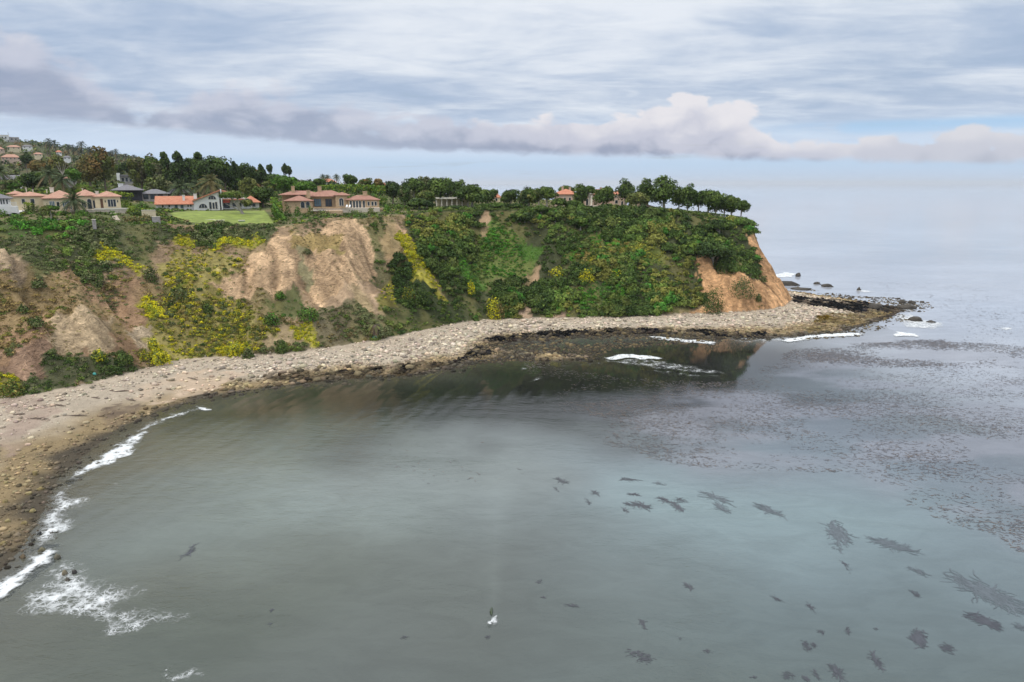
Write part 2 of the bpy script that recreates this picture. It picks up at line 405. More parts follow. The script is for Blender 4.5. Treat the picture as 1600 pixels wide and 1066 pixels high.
def mat_tiles(name, a, b):
    m, t = new_mat(name); pos = t.n('ShaderNodeNewGeometry').outputs['Position']
    wv = t.n('ShaderNodeTexWave', wave_type='BANDS', bands_direction='X', ins={'Vector': pos, 'Scale': .55, 'Distortion': .6, 'Detail': 1.0}).outputs[1]
    n = t.noise(pos, .9, 5, .65); c = t.mix(t.ss(n, .3, .7), a, b)
    c = t.mix(t.m('MULTIPLY', wv, .25), c, tuple(x * .45 for x in a)); out_principled(t, c, .85, .15, wv, .6, .1); return m

M = {}
M['leaf'] = mat_attr('foliage', .7, .12, .25, .5)
M['bark'] = mat_plain('bark', (.17, .13, .10), .35, 3)
M['palebark'] = mat_plain('pale_bark', (.36, .32, .27), .3, 3)
M['roof_red'] = mat_tiles('red_clay_tiles', (.46, .17, .10), (.56, .26, .16))
M['roof_tan'] = mat_tiles('weathered_clay_tiles', (.40, .21, .15), (.52, .31, .22))
M['roof_brown'] = mat_tiles('brown_clay_tiles', (.30, .15, .11), (.40, .22, .16))
M['roof_grey'] = mat_plain('grey_shingles', (.17, .16, .165), .25, 2.5)
M['white'] = mat_plain('white_stucco', (.74, .72, .68), .05, .6)
M['cream'] = mat_plain('cream_stucco', (.66, .55, .36), .08, .6)
M['tan'] = mat_plain('tan_stone', (.47, .33, .20), .15, 1.2)
M['pink'] = mat_plain('pink_stucco', (.55, .40, .30), .08, .6)
M['trim'] = mat_plain('pale_trim', (.72, .66, .55), .05, .6)
M['dark'] = mat_plain('dark_siding', (.045, .045, .055), .2, 1)
M['wood'] = mat_plain('dark_timber', (.13, .07, .045), .2, 2)
M['glass'] = mat_plain('window_glass', (.025, .032, .04), .2, .5, .08, .5)
M['bglass'] = mat_plain('bluish_window_glass', (.10, .16, .19), .2, .5, .08, .5)
M['iron'] = mat_plain('dark_iron', (.03, .03, .03), .1, 2)
M['stone'] = mat_plain('grey_stone', (.33, .30, .28), .3, 1.2)
M['paving'] = mat_plain('pale_paving', (.55, .47, .38), .12, 1.5)
M['awning'] = mat_plain('red_awning', (.33, .06, .04), .1, 2)
M['redhull'] = mat_plain('red_hull', (.55, .05, .05), .1, 2, .4, .4)
M['teal'] = mat_plain('teal_plastic', (.06, .30, .26), .15, 2, .5, .3)
M['cloth'] = mat_plain('white_cloth', (.8, .79, .77), .03, 2)

def terrain_material():
    m, t = new_mat('terrain'); c = t.n('ShaderNodeAttribute', attribute_name='Col').outputs[0]
    rk_ = t.n('ShaderNodeAttribute', attribute_name='rock').outputs[2]
    pos = t.n('ShaderNodeNewGeometry').outputs['Position']
    a = t.noise(pos, .35, 6, .65, .4); b = t.noise(t.mapv(pos, (.6, .6, .9), (R(25), R(-35), R(20))), .55, 7, .68, 1.2)
    d = t.noise(pos, 2.6, 4, .65)
    k = t.m('ADD', t.m('ADD', t.m('MULTIPLY', a, .75), t.m('MULTIPLY', d, .5)), .37)
    k = t.m('MULTIPLY', k, t.m('ADD', 1.0, t.m('MULTIPLY', rk_, t.m('MULTIPLY', t.m('SUBTRACT', b, .5), 2.4))))
    cp = t.mix(.55, t.mapv(pos, (1, 1, 1.8), (R(20), R(-30), 0)), t.n('ShaderNodeTexNoise', ins={'Vector': pos, 'Scale': .35, 'Detail': 4.0}).outputs[1], 'LINEAR_LIGHT')
    vo = t.n('ShaderNodeTexVoronoi', feature='DISTANCE_TO_EDGE', ins={'Vector': cp, 'Scale': .42}).outputs[0]; crack = t.ss(vo, 0, .09)
    k = t.m('MULTIPLY', k, t.m('SUBTRACT', 1.0, t.m('MULTIPLY', rk_, t.m('MULTIPLY', t.m('SUBTRACT', 1.0, crack), .10))))
    kk = t.n('ShaderNodeCombineColor', ins={0: k, 1: k, 2: k}).outputs[0]
    c2 = t.mix(1.0, c, kk, 'MULTIPLY')
    h = t.m('ADD', t.m('MULTIPLY', t.m('ADD', b, t.m('MULTIPLY', crack, .06)), t.m('ADD', .4, t.m('MULTIPLY', rk_, 1.6))), t.m('MULTIPLY', d, .35))
    out_principled(t, c2, .95, .08, h, 1.0, .9); return m
M['terrain'] = terrain_material()
M['cobble'] = mat_attr('cobble', .85, .15, .3, 1.4)

# ------------------------------------------------------------------ ground cover zones on the slope
DG = [(.036, .064, 0.014), (.05, .084, 0.016), (.066, .102, 0.020), (.085, .118, 0.026)]
MG = [(.075, .125, 0.022), (.11, .155, 0.026), (.13, .165, 0.035), (.06, .095, 0.020)]
BG = [(.07, .20, 0.019), (.115, .24, 0.026), (.055, .155, 0.019)]
GG = [(.13, .145, 0.056), (.10, .12, 0.040), (.165, .165, 0.071), (.08, .11, 0.028), (.15, .12, 0.059)]
OL = [(.23, .21, 0.040), (.18, .18, 0.037), (.26, .20, 0.056), (.11, .135, 0.029)]
YE = [(.62, .52, 0.009), (.56, .49, 0.012), (.48, .45, 0.019), (.28, .30, 0.025)]
YM = [(.58, .49, .015), (.50, .42, 0.015), (.33, .30, 0.031), (.20, .20, 0.031), (.28, .22, 0.056), (.12, .15, 0.028)]
DB = [(.24, .165, 0.062), (.19, .145, 0.053), (.30, .215, 0.077), (.14, .14, 0.038)]
# polygon, soil colour, rockiness, bushes per m2, radius range, height ratio, palette
ZONES = [
    ('headland', [(625, 348), (655, 330), (760, 322), (1000, 322), (1120, 330), (1164, 347), (1170, 372), (1184, 408), (1182, 424), (1160, 432), (1125, 412), (1100, 405), (1093, 440), (1100, 472), (1060, 486), (1000, 497), (860, 499), (790, 500), (720, 507), (640, 522), (600, 533), (592, 470), (600, 408), (640, 418), (690, 458), (655, 400)], (.06, .065, .03), .2, .46, (.7, 3.0), .8, DG[1:] + OL[3:] + DG + MG + BG[2:] + MG[:2] + OL[1:2]),
    ('light_brush', [(730, 460), (718, 415), (742, 368), (768, 352), (806, 362), (850, 392), (820, 422), (765, 440)], (.07, .13, .025), .1, 1.3, (.5, 1.2), .6, BG + MG),
    ('light_brush', [(885, 398), (925, 374), (980, 378), (1040, 398), (1036, 412), (985, 408), (925, 420)], (.11, .13, .03), .1, 1.2, (.5, 1.3), .7, BG + OL + MG + YM[2:4]),
    ('light_brush', [(905, 445), (960, 440), (975, 465), (930, 490), (900, 475)], (.05, .08, .02), .1, .7, (.6, 1.4), .7, MG + BG),
    ('mid_brush', [(600, 480), (700, 460), (760, 480), (700, 505), (610, 528)], (.06, .07, .03), .1, .7, (.6, 1.6), .75, MG + DG),
    ('soil', [(825, 412), (845, 415), (842, 440), (828, 445)], (.30, .20, .12), .3, .03, (.4, .8), .7, OL),
    ('soil', [(745, 345), (768, 340), (775, 352), (752, 368), (742, 362)], (.33, .22, .13), .3, .05, (.4, .9), .7, OL),
    ('cliff_foot', [(808, 497), (822, 470), (836, 478), (842, 498)], (.42, .29, .19), .8, .02, (.4, .8), .7, OL),
    ('cliff_foot', [(850, 498), (862, 482), (885, 480), (890, 497)], (.40, .27, .18), .8, .03, (.4, .8), .7, OL),
    ('tip', [(1176, 345), (1262, 345), (1262, 490), (1040, 497), (1065, 488), (1102, 474), (1094, 442), (1098, 404), (1124, 410), (1158, 432), (1184, 424), (1184, 408), (1168, 372), (1164, 345)], (.50, .285, .14), 1.0, .03, (.3, .8), .6, OL + GG),
    ('upper_scrub', [(-60, 345), (440, 348), (436, 368), (420, 382), (380, 376), (335, 396), (300, 372), (246, 380), (232, 412), (185, 402), (165, 435), (60, 446), (35, 412), (-60, 392)], (.10, .105, .05), .3, 1.1, (.6, 1.7), .75, GG + DG + GG + MG[:2]),
    ('garden_slope', [(-60, 340), (112, 342), (112, 374), (40, 378), (-60, 374)], (.09, .11, .04), .1, .9, (.7, 1.9), .8, BG + MG + DG),
    ('yellow_mix', [(285, 398), (372, 408), (372, 470), (425, 520), (435, 556), (300, 565), (232, 560), (222, 500), (262, 465), (250, 420)], (.30, .245, .085), .3, 1.25, (.3, 1.05), .75, YM + YM + OL + GG[:2] + DG[:1]),
    ('dry_slope', [(-60, 440), (60, 446), (165, 437), (240, 430), (262, 465), (222, 500), (225, 560), (120, 566), (30, 600), (-60, 615)], (.36, .225, .13), .55, 1.0, (.3, .95), .55, DB + OL + DB + GG[:2]),
    ('bare_cliff', [(455, 372), (500, 352), (588, 344), (578, 400), (592, 470), (560, 472), (505, 478), (480, 458), (440, 455), (372, 468), (330, 455), (392, 398)], (.50, .335, .195), .9, .22, (.2, .7), .5, OL + GG + DB),
    ('bare_brush', [(455, 372), (500, 356), (545, 372), (525, 388), (490, 385), (460, 392)], (.34, .24, .10), .5, 1.3, (.3, .8), .6, OL + GG),
    ('bare_brush', [(472, 392), (484, 390), (486, 450), (478, 452)], (.28, .24, .13), .5, .4, (.4, .9), .7, MG + OL),
    ('gully', [(574, 345), (600, 342), (594, 392), (604, 476), (584, 476), (578, 400)], (.16, .14, .07), .5, .4, (.5, 1.2), .8, MG + GG + OL),
    ('soil', [(600, 346), (622, 352), (646, 398), (612, 412), (597, 396)], (.44, .29, .17), .5, .01, (.3, .7), .6, OL),
    ('soil', [(420, 504), (455, 508), (480, 530), (440, 545), (415, 525)], (.45, .31, .20), .5, .05, (.3, .7), .6, OL),
    ('soil', [(525, 452), (592, 452), (598, 482), (560, 474), (520, 474)], (.42, .29, .18), .5, .07, (.3, .7), .6, OL),
    ('foot_brush', [(478, 500), (515, 474), (560, 478), (602, 486), (608, 532), (500, 548), (420, 558), (395, 548), (470, 538)], (.17, .14, .08), .3, .85, (.6, 1.7), .75, GG + MG + GG + DB[:2]),
    ('green_patch', [(410, 490), (425, 462), (470, 462), (500, 485), (490, 498), (455, 500)], (.12, .12, .05), .2, .4, (.6, 1.3), .75, BG + MG),
    ('foot_brush', [(-60, 604), (30, 594), (120, 562), (200, 558), (216, 578), (130, 606), (40, 626), (-60, 632)], (.10, .10, .05), .2, .9, (.7, 1.7), .8, MG + DG + GG),
    ('pale_rock', [(72, 502), (100, 490), (150, 484), (182, 500), (182, 545), (120, 562), (84, 548)], (.47, .345, .21), 1.0, .2, (.3, .6), .6, OL),
    ('pale_rock', [(-60, 392), (20, 398), (46, 446), (10, 440), (-60, 430)], (.48, .35, .22), 1.0, .12, (.3, .6), .6, OL),
    ('pale_rock', [(212, 512), (235, 502), (240, 535), (215, 540)], (.42, .32, .21), .9, .15, (.3, .6), .6, OL + YM),
    ('rock_ledge', [(-60, 560), (80, 542), (88, 560), (40, 595), (-60, 600)], (.36, .23, .15), 1.0, .05, (.3, .6), .6, OL),
    ('dark_thicket', [(598, 412), (620, 404), (640, 418), (684, 456), (682, 470), (640, 466), (604, 462)], (.04, .05, .02), .1, .35, (1.1, 2.2), .8, DG),
    ('mustard', [(152, 370), (178, 378), (218, 410), (212, 422), (185, 400), (156, 400)], (.34, .29, .05), .1, 1.6, (.45, 1.0), .8, YE),
    ('mustard', [(272, 374), (295, 364), (312, 384), (288, 398), (274, 392)], (.34, .29, .05), .1, 1.6, (.45, 1.0), .8, YE),
    ('mustard', [(326, 396), (334, 378), (350, 370), (398, 370), (394, 384), (356, 388), (336, 402)], (.34, .29, .05), .1, 1.6, (.45, 1.0), .8, YE),
    ('mustard', [(620, 360), (634, 366), (655, 402), (662, 425), (688, 452), (682, 462), (652, 434), (640, 420), (632, 395)], (.34, .29, .05), .1, 1.6, (.5, 1.1), .8, YE),
    ('mustard', [(232, 544), (262, 540), (272, 566), (232, 570)], (.34, .29, .05), .1, 1.6, (.5, 1.1), .85, YE),
    ('mustard', [(446, 512), (488, 508), (486, 534), (456, 534)], (.34, .29, .05), .1, 1.6, (.4, .9), .8, YE),
    ('mustard', [(216, 462), (236, 470), (250, 490), (232, 492)], (.34, .29, .05), .1, 1.6, (.4, .9), .8, YE),
    ('mustard', [(356, 550), (372, 536), (380, 556), (362, 562)], (.34, .29, .05), .1, 1.6, (.5, 1.0), .8, YE),
    ('mustard', [(588, 446), (604, 440), (612, 470), (594, 478)], (.2, .17, .05), .1, .4, (.5, 1.0), .8, YE + MG),
    ('mustard', [(-60, 566), (14, 570), (30, 600), (0, 622), (-60, 622)], (.2, .17, .05), .1, .9, (.5, 1.1), .8, YM + YE),
]
zone_of = np.full(XX.shape, -1, int)
land_slope = slope | (in_e & (d_e < 3.0))
SOIL = np.empty(XX.shape + (3,)); ROCK = np.zeros(XX.shape)
jx = (fbm(XX * .12, YY * .12, 81, 4) - .5) * 11 + (fbm(XX * .45, YY * .45, 82, 3) - .5) * 5; jy = (fbm(XX * .12, YY * .12, 91, 4) - .5) * 11
WZ = []
for k, z in enumerate(ZONES):
    P = np.array(wpoly(z[1])); WZ.append(P)
    bb = (XX > P[:, 0].min() - 9) & (XX < P[:, 0].max() + 9) & (YY > P[:, 1].min() - 9) & (YY < P[:, 1].max() + 9) & land_slope
    idx = np.nonzero(bb)
    ins = inside(XX[idx] + jx[idx], YY[idx] + jy[idx], P); zone_of[idx[0][ins], idx[1][ins]] = k

dry = fbm(XX * .06, YY * .06, 71, 4)
grass_c = np.where((dry > .5)[..., None], (.10, .11, .045), (.15, .13, .065))
SOIL[:] = grass_c
sl = np.array((.29, .2, .12)); SOIL[slope] = sl; ROCK[slope] = .5; tipm = slope & (XX > 96); SOIL[tipm] = (.50, .285, .14); ROCK[tipm] = 1.0
for k, z in enumerate(ZONES):
    m = zone_of == k; SOIL[m] = z[2]; ROCK[m] = z[3]
streak = fbm((s_b + warp * .6) * .45, T * 5.0, 141, 4); blot = fbm(XX * .16, YY * .16, 151, 4); fine = fbm(XX * .55, YY * .55, 161, 3)
pat = (.55 + .9 * streak) * (.62 + .76 * blot) * (.75 + .5 * fine)
SOIL = np.where(slope[..., None], SOIL * pat[..., None], SOIL)
olive = sstep(fbm(XX * .09, YY * .09, 181, 4), .47, .62) * (ROCK < .75) * slope
SOIL = SOIL * (1 - .45 * olive[..., None]) + np.array((.23, .20, .075)) * .45 * olive[..., None]
far = sstep(YY, 450, 700); SOIL = SOIL * (1 - .35 * (far * in_e)[..., None])
# beach: pale dry cobbles above, ochre weed line, dark wet stones at the water
def beach_colour(x, y, dw, db, r=None):
    n = fbm(x * .09, y * .09, 101, 4); n2 = fbm(x * .35, y * .35, 111, 3)
    f = np.clip(dw / (dw + db + 1e-6) + (n - .5) * .35, 0, 1)[..., None]
    wet = np.array((.085, .07, .05)); och = np.array((.27, .20, .11)); pale = np.array((.44, .365, .275)); tanc = np.array((.44, .35, .255))
    c = wet + (och - wet) * sstep(f, .02, .15); c = c + (pale - c) * sstep(f, .2, .5); c = c + (tanc - c) * (sstep(f, .75, 1.0) * .6)
    c = c * (.85 + .3 * n2[..., None])
    return c
bc = beach_colour(XX, YY, d_w, d_b); SOIL = np.where(beach[..., None], bc, SOIL)
def paint(poly, col, amt, soft=0.0):
    global SOIL
    P = np.array(wpoly(poly)); m = beach & inside(XX + jx * .7, YY + jy * .7, P)
    a = amt * np.clip(fbm(XX * .2, YY * .2, 131, 4) * 2 - .3, 0, 1)
    SOIL = np.where(m[..., None], SOIL * (1 - a[..., None]) + np.array(col) * a[..., None], SOIL)
paint([(0, 625), (60, 618), (90, 640), (40, 690), (0, 720)], (.33, .24, .19), .7)
paint([(150, 650), (200, 630), (220, 645), (175, 670)], (.15, .11, .08), 1.0)
paint([(215, 600), (330, 575), (385, 585), (330, 610), (230, 635)], (.50, .38, .27), 1.0)
paint([(800, 520), (1000, 512), (1200, 520), (1200, 535), (900, 530), (780, 545), (740, 560), (700, 570), (760, 530)], (.045, .035, .025), 1.6)
paint([(1240, 462), (1420, 478), (1420, 500), (1380, 500), (1300, 482), (1240, 476)], (.06, .045, .03), 1.6)
paint([(1280, 490), (1390, 490), (1330, 512), (1260, 520)], (.17, .125, .06), 1.4)
paint([(400, 590), (560, 575), (700, 565), (640, 592), (480, 602)], (.07, .052, .03), 1.3)
sub = ~in_w; SOIL[sub] = (.08, .08, .06)

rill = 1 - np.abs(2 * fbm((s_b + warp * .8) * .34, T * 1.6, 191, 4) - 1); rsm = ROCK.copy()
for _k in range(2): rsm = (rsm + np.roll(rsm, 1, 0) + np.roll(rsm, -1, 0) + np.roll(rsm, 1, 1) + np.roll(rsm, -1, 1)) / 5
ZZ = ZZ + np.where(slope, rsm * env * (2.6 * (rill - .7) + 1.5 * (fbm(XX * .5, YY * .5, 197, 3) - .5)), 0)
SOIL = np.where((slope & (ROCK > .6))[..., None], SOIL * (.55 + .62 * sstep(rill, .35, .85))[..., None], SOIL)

def build_terrain():
    ny, nx = XX.shape; V = np.stack([XX, YY, ZZ], -1).reshape(-1, 3)
    i = np.arange(nx - 1)[None, :] + (np.arange(ny - 1) * nx)[:, None]; Fq = np.stack([i, i + 1, i + nx + 1, i + nx], -1).reshape(-1, 4)
    keep = (ZZ.ravel()[Fq].max(1) > -1.2); Fq = Fq[keep]
    used = np.unique(Fq); remap = np.full(len(V), -1); remap[used] = np.arange(len(used))
    ground = SOIL * np.where(beach, .88, 1.0)[..., None]
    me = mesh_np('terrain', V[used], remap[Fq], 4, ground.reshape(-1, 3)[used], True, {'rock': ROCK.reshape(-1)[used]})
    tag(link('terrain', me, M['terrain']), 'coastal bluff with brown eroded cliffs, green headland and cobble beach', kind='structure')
build_terrain()

# ------------------------------------------------------------------ sea
TURB_REFLECT = [  # soft patches of turbid or shallow water, plus headland reflection painted dark: u, v, radius m, colour, amount
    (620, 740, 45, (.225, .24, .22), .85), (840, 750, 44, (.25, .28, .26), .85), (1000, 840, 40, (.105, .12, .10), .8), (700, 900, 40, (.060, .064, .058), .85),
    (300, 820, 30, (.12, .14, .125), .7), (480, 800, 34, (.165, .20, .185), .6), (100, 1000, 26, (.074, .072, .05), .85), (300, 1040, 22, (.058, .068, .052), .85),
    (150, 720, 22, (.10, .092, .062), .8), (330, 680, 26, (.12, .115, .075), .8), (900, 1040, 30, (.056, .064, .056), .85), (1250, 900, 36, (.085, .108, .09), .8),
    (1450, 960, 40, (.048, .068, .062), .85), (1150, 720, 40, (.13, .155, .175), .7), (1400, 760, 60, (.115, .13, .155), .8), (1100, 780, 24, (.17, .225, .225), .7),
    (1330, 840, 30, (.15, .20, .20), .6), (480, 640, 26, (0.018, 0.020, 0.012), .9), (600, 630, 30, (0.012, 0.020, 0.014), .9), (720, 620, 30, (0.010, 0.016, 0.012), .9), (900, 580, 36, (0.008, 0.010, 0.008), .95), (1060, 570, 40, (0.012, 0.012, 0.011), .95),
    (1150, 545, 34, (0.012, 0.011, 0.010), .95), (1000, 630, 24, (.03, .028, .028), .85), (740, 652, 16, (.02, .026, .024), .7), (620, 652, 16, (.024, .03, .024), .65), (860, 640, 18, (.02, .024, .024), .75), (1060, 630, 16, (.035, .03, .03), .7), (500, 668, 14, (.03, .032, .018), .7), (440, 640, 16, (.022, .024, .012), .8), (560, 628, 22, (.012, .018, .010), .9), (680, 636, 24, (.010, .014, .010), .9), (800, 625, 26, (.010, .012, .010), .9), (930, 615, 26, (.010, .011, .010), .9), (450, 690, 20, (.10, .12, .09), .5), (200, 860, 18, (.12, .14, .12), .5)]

def build_sea():
    ax = axis(-150, 300, 1.6, -30000, 45000, 1.14); ay = axis(36, 420, 1.6, -2500, 60000, 1.14)
    X, Y = np.meshgrid(ax, ay); near = (np.abs(X - 75) < 260) & (Y > 20) & (Y < 520)
    C = np.empty(X.shape + (3,)); C[:] = (.32, .335, .365)
    tn = fbm(X * .012, Y * .02, 5, 4); C *= (.75 + .5 * tn)[..., None]
    dw = np.full(X.shape, 999.); dw[near], _ = poly_dist(X[near], Y[near], W_C)
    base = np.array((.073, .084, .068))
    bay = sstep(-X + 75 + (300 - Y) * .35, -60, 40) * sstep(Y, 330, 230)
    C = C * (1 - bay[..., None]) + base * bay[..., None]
    for u, v, r, c, a in TURB_REFLECT:
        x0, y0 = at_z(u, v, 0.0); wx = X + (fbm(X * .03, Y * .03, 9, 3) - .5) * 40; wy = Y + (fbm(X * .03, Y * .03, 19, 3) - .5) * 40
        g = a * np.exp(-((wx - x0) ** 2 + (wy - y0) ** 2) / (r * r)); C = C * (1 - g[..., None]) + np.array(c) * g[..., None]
    wa = np.array([at_z(u, v, 0.0) for u, v in ((770, 958), (771, 880), (776, 800), (785, 740), (796, 690))]); wd_, ws = poly_dist(X, Y, wa, False); g = .17 * np.exp(-(wd_ / (.7 + ws * .06)) ** 2) * sstep(ws, 0, 3) * (1 - .6 * ws / (ws.max() + 1)); C = C * (1 + g[..., None])
    KP = np.array(pxz([(900, 660), (1040, 610), (1180, 590), (1230, 545), (1400, 525), (1760, 540), (1760, 920), (1600, 870), (1450, 800), (1300, 740), (1150, 740), (1000, 715)], 0.0)); kd, _ = poly_dist(X[near], Y[near], KP); kin = np.where(inside(X[near], Y[near], KP), kd, -kd)
    kw = sstep(kin + (fbm(X[near] * .03, Y[near] * .05, 251, 4) - .5) * 30, -6, 14) * sstep(fbm(X[near] * .045, Y[near] * .08, 261, 5), .36, .6) * .62; kf = np.zeros(X.shape); kf[near] = kw
    C = C * (1 - kf[..., None]) + np.array((.19, .19, .21)) * kf[..., None]
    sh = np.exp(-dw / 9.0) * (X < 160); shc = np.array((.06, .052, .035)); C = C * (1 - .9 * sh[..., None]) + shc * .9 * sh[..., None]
    # low swell bending round the bay, running along the beach
    ph = (X * .93 - Y * .22) / 8.5 * 2 * math.pi + 5 * fbm(X * .02, Y * .02, 15, 3); m = np.exp(-dw / 45) * sstep(dw, 0, 6) * (X < 20) * near * sstep(Y, 60, 120)
    Z = .02 * np.sin(ph) * m * sstep(fbm(X * .05, Y * .05, 33, 3), .35, .6)
    ny, nx = X.shape; i = np.arange(nx - 1)[None, :] + (np.arange(ny - 1) * nx)[:, None]
    chop = .16 + 6.5 * sstep(Y, 215, 100) + 1.7 * sstep(np.hypot(X + 20, Y - 230), 120, 520)
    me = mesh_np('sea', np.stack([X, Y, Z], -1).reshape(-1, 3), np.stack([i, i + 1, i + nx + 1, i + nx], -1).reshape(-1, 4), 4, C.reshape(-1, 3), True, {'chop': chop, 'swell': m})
    m_, t = new_mat('sea_water'); c = t.n('ShaderNodeAttribute', attribute_name='Col').outputs[0]
    pos = t.n('ShaderNodeNewGeometry').outputs['Position']
    a = t.noise(t.mapv(pos, (.22, .5, 1), (0, 0, R(8))), 1.0, 4, .6, .6); b = t.noise(t.mapv(pos, (.7, 1.5, 1), (0, 0, R(-10))), 1.0, 4, .6, .4)
    big = t.noise(t.mapv(pos, (.02, .05, 1), (0, 0, R(-14))), 1.0, 4, .55, .8)
    amp = t.m('MULTIPLY', t.ss(big, .35, .7, .5, 1.25), t.n('ShaderNodeAttribute', attribute_name='chop').outputs[2])
    c4 = t.noise(t.mapv(pos, (1.6, 3.2, 1), (0, 0, R(5))), 1.0, 3, .6, .3)
    h = t.m('MULTIPLY', t.m('ADD', t.m('ADD', t.m('MULTIPLY', a, .55), t.m('MULTIPLY', b, .30)), t.m('MULTIPLY', c4, .16)), amp)
    sw = t.n('ShaderNodeTexWave', wave_type='BANDS', bands_direction='X', ins={'Vector': t.mapv(pos, (1, 1, 1), (0, 0, R(14))), 'Scale': .07, 'Distortion': 5.0, 'Detail': 3.0, 'Detail Scale': .6, 'Detail Roughness': .6}).outputs[1]
    h = t.m('ADD', h, t.m('MULTIPLY', t.m('MULTIPLY', sw, t.n('ShaderNodeAttribute', attribute_name='swell').outputs[2]), 1.0))
    mott = t.noise(t.mapv(pos, (.10, .22, 1), (0, 0, R(20))), 1.0, 5, .6, 1.0); k = t.ss(mott, .3, .7, .93, 1.07)
    c2 = t.mix(1.0, c, t.n('ShaderNodeCombineColor', ins={0: k, 1: k, 2: k}).outputs[0], 'MULTIPLY')
    bs = out_principled(t, c2, .04, .5, h, 1.0, .045); bs.inputs['IOR'].default_value = 1.333
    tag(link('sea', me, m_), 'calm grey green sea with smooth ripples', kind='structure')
build_sea()

# ------------------------------------------------------------------ brush on the slope (uncountable cover)
def bush_leaves(x, y, z, rad, hr, col, r, dens=26, ls=.30):
    """leaf quads of many bushes at once"""
    n = np.maximum(12, (dens * rad ** 1.6).astype(int)); idx = np.repeat(np.arange(len(x)), n); N = len(idx)
    d = dirs(N, r, .55); d[:, 2] = np.abs(d[:, 2]) * 1.0 - .12
    rr = rad[idx][:, None] * r.uniform(.62, 1.08, (N, 1)); lump = 1 + .25 * np.sin(d[:, :1] * 5 + idx[:, None]) * np.cos(d[:, 1:2] * 4 + idx[:, None] * 1.7)
    off = d * rr * lump; off[:, 2] *= hr[idx] if np.ndim(hr) else hr
    C = np.stack([x[idx], y[idx], z[idx]], 1) + off + np.array((0, 0, .1))
    nn = d + r.normal(size=(N, 3)) * .45; nn /= np.linalg.norm(nn, axis=1, keepdims=True)
    cc = col[idx] * r.uniform(.6, 1.4, (N, 1)); fl = (cc[:, 0] > .3) & (cc[:, 2] < .06) & (r.uniform(size=N) < .26); cc[fl] = np.array((.17, .20, .045)) * r.uniform(.6, 1.3, (fl.sum(), 1))
    return leaf_quads(C, nn, (ls * rad[idx] ** .55 * r.uniform(.7, 1.3, N)), cc, r)

def cover():
    r = np.random.default_rng(21); groups = {}
    zi = lambda x, y: zone_of[np.clip(np.searchsorted(GY, y) - 1, 0, len(GY) - 1), np.clip(np.searchsorted(GX, x) - 1, 0, len(GX) - 1)]
    NC = 330000; x = r.uniform(-215, 165, NC); y = r.uniform(150, 385, NC); k = zi(x, y); cell = 380 * 235 / NC
    dry_k = [q[0] for q in ZONES].index('dry_slope'); jj = np.clip(np.searchsorted(GY, y) - 1, 0, len(GY) - 1); ii = np.clip(np.searchsorted(GX, x) - 1, 0, len(GX) - 1); k = np.where((k < 0) & slope[jj, ii] & (x < 40), dry_k, k)
    dn = np.array([z[3 + 0] if False else z[4] for z in ZONES] + [0.0])[k]
    patch = fbm(x * .11, y * .11, 171, 3)
    acc = (k >= 0) & (r.uniform(size=NC) < dn * cell * (.35 + 1.3 * sstep(patch, .3, .7)))
    x, y, k = x[acc], y[acc], k[acc]; z = hz(x, y)
    lo = np.array([q[5][0] for q in ZONES])[k]; hi = np.array([q[5][1] for q in ZONES])[k]; hr = np.array([q[6] for q in ZONES])[k]
    rad = lo + (hi - lo) * r.uniform(size=len(x)) ** 1.6
    sp = np.clip(fbm(x * .075, y * .075, 221, 4) * 2.2 - .6 + r.normal(0, .17, len(x)), 0, .999); col = np.array([ZONES[a][7][int(q * len(ZONES[a][7]))] for a, q in zip(k, np.where(np.isin(np.array([q[0] for q in ZONES])[k], ['mustard', 'yellow_mix']), r.uniform(size=len(x)), sp))]) * (.62 + .85 * fbm(x * .045, y * .045, 231, 3) * r.uniform(.8, 1.2, len(x)))[:, None]
    rad = rad * (.6 + .8 * sstep(fbm(x * .06, y * .06, 241, 3), .3, .7))
    yel = col[:, 0] > .19
    names = np.array([q[0] for q in ZONES])[k]
    mus = np.isin(names, ['mustard', 'yellow_mix']); rad = np.where(names == 'mustard', np.maximum(rad, .6), rad); dark = np.isin(names, ['headland', 'dark_thicket', 'light_brush', 'mid_brush', 'gully'])
    for nm, sel, lab, cat in (('mustard_cover', mus, 'yellow flowering mustard and dry weeds spread over the left slope', 'wildflowers'),
                              ('chaparral', dark, 'dense dark green chaparral blanketing the headland slope', 'brush'),
                              ('coastal_scrub', ~mus & ~dark, 'low grey green scrub and dry tufts on the bluff face', 'scrub')):
        V, Cc = bush_leaves(x[sel], y[sel], z[sel], rad[sel], hr[sel], col[sel], r, {'mustard_cover': 130, 'chaparral': 44}.get(nm, 55), {'mustard_cover': .17, 'chaparral': .27}.get(nm, .20))
        tag(link(nm, quads_mesh(nm, V, Cc), M['leaf']), lab, cat, kind='stuff')
cover()

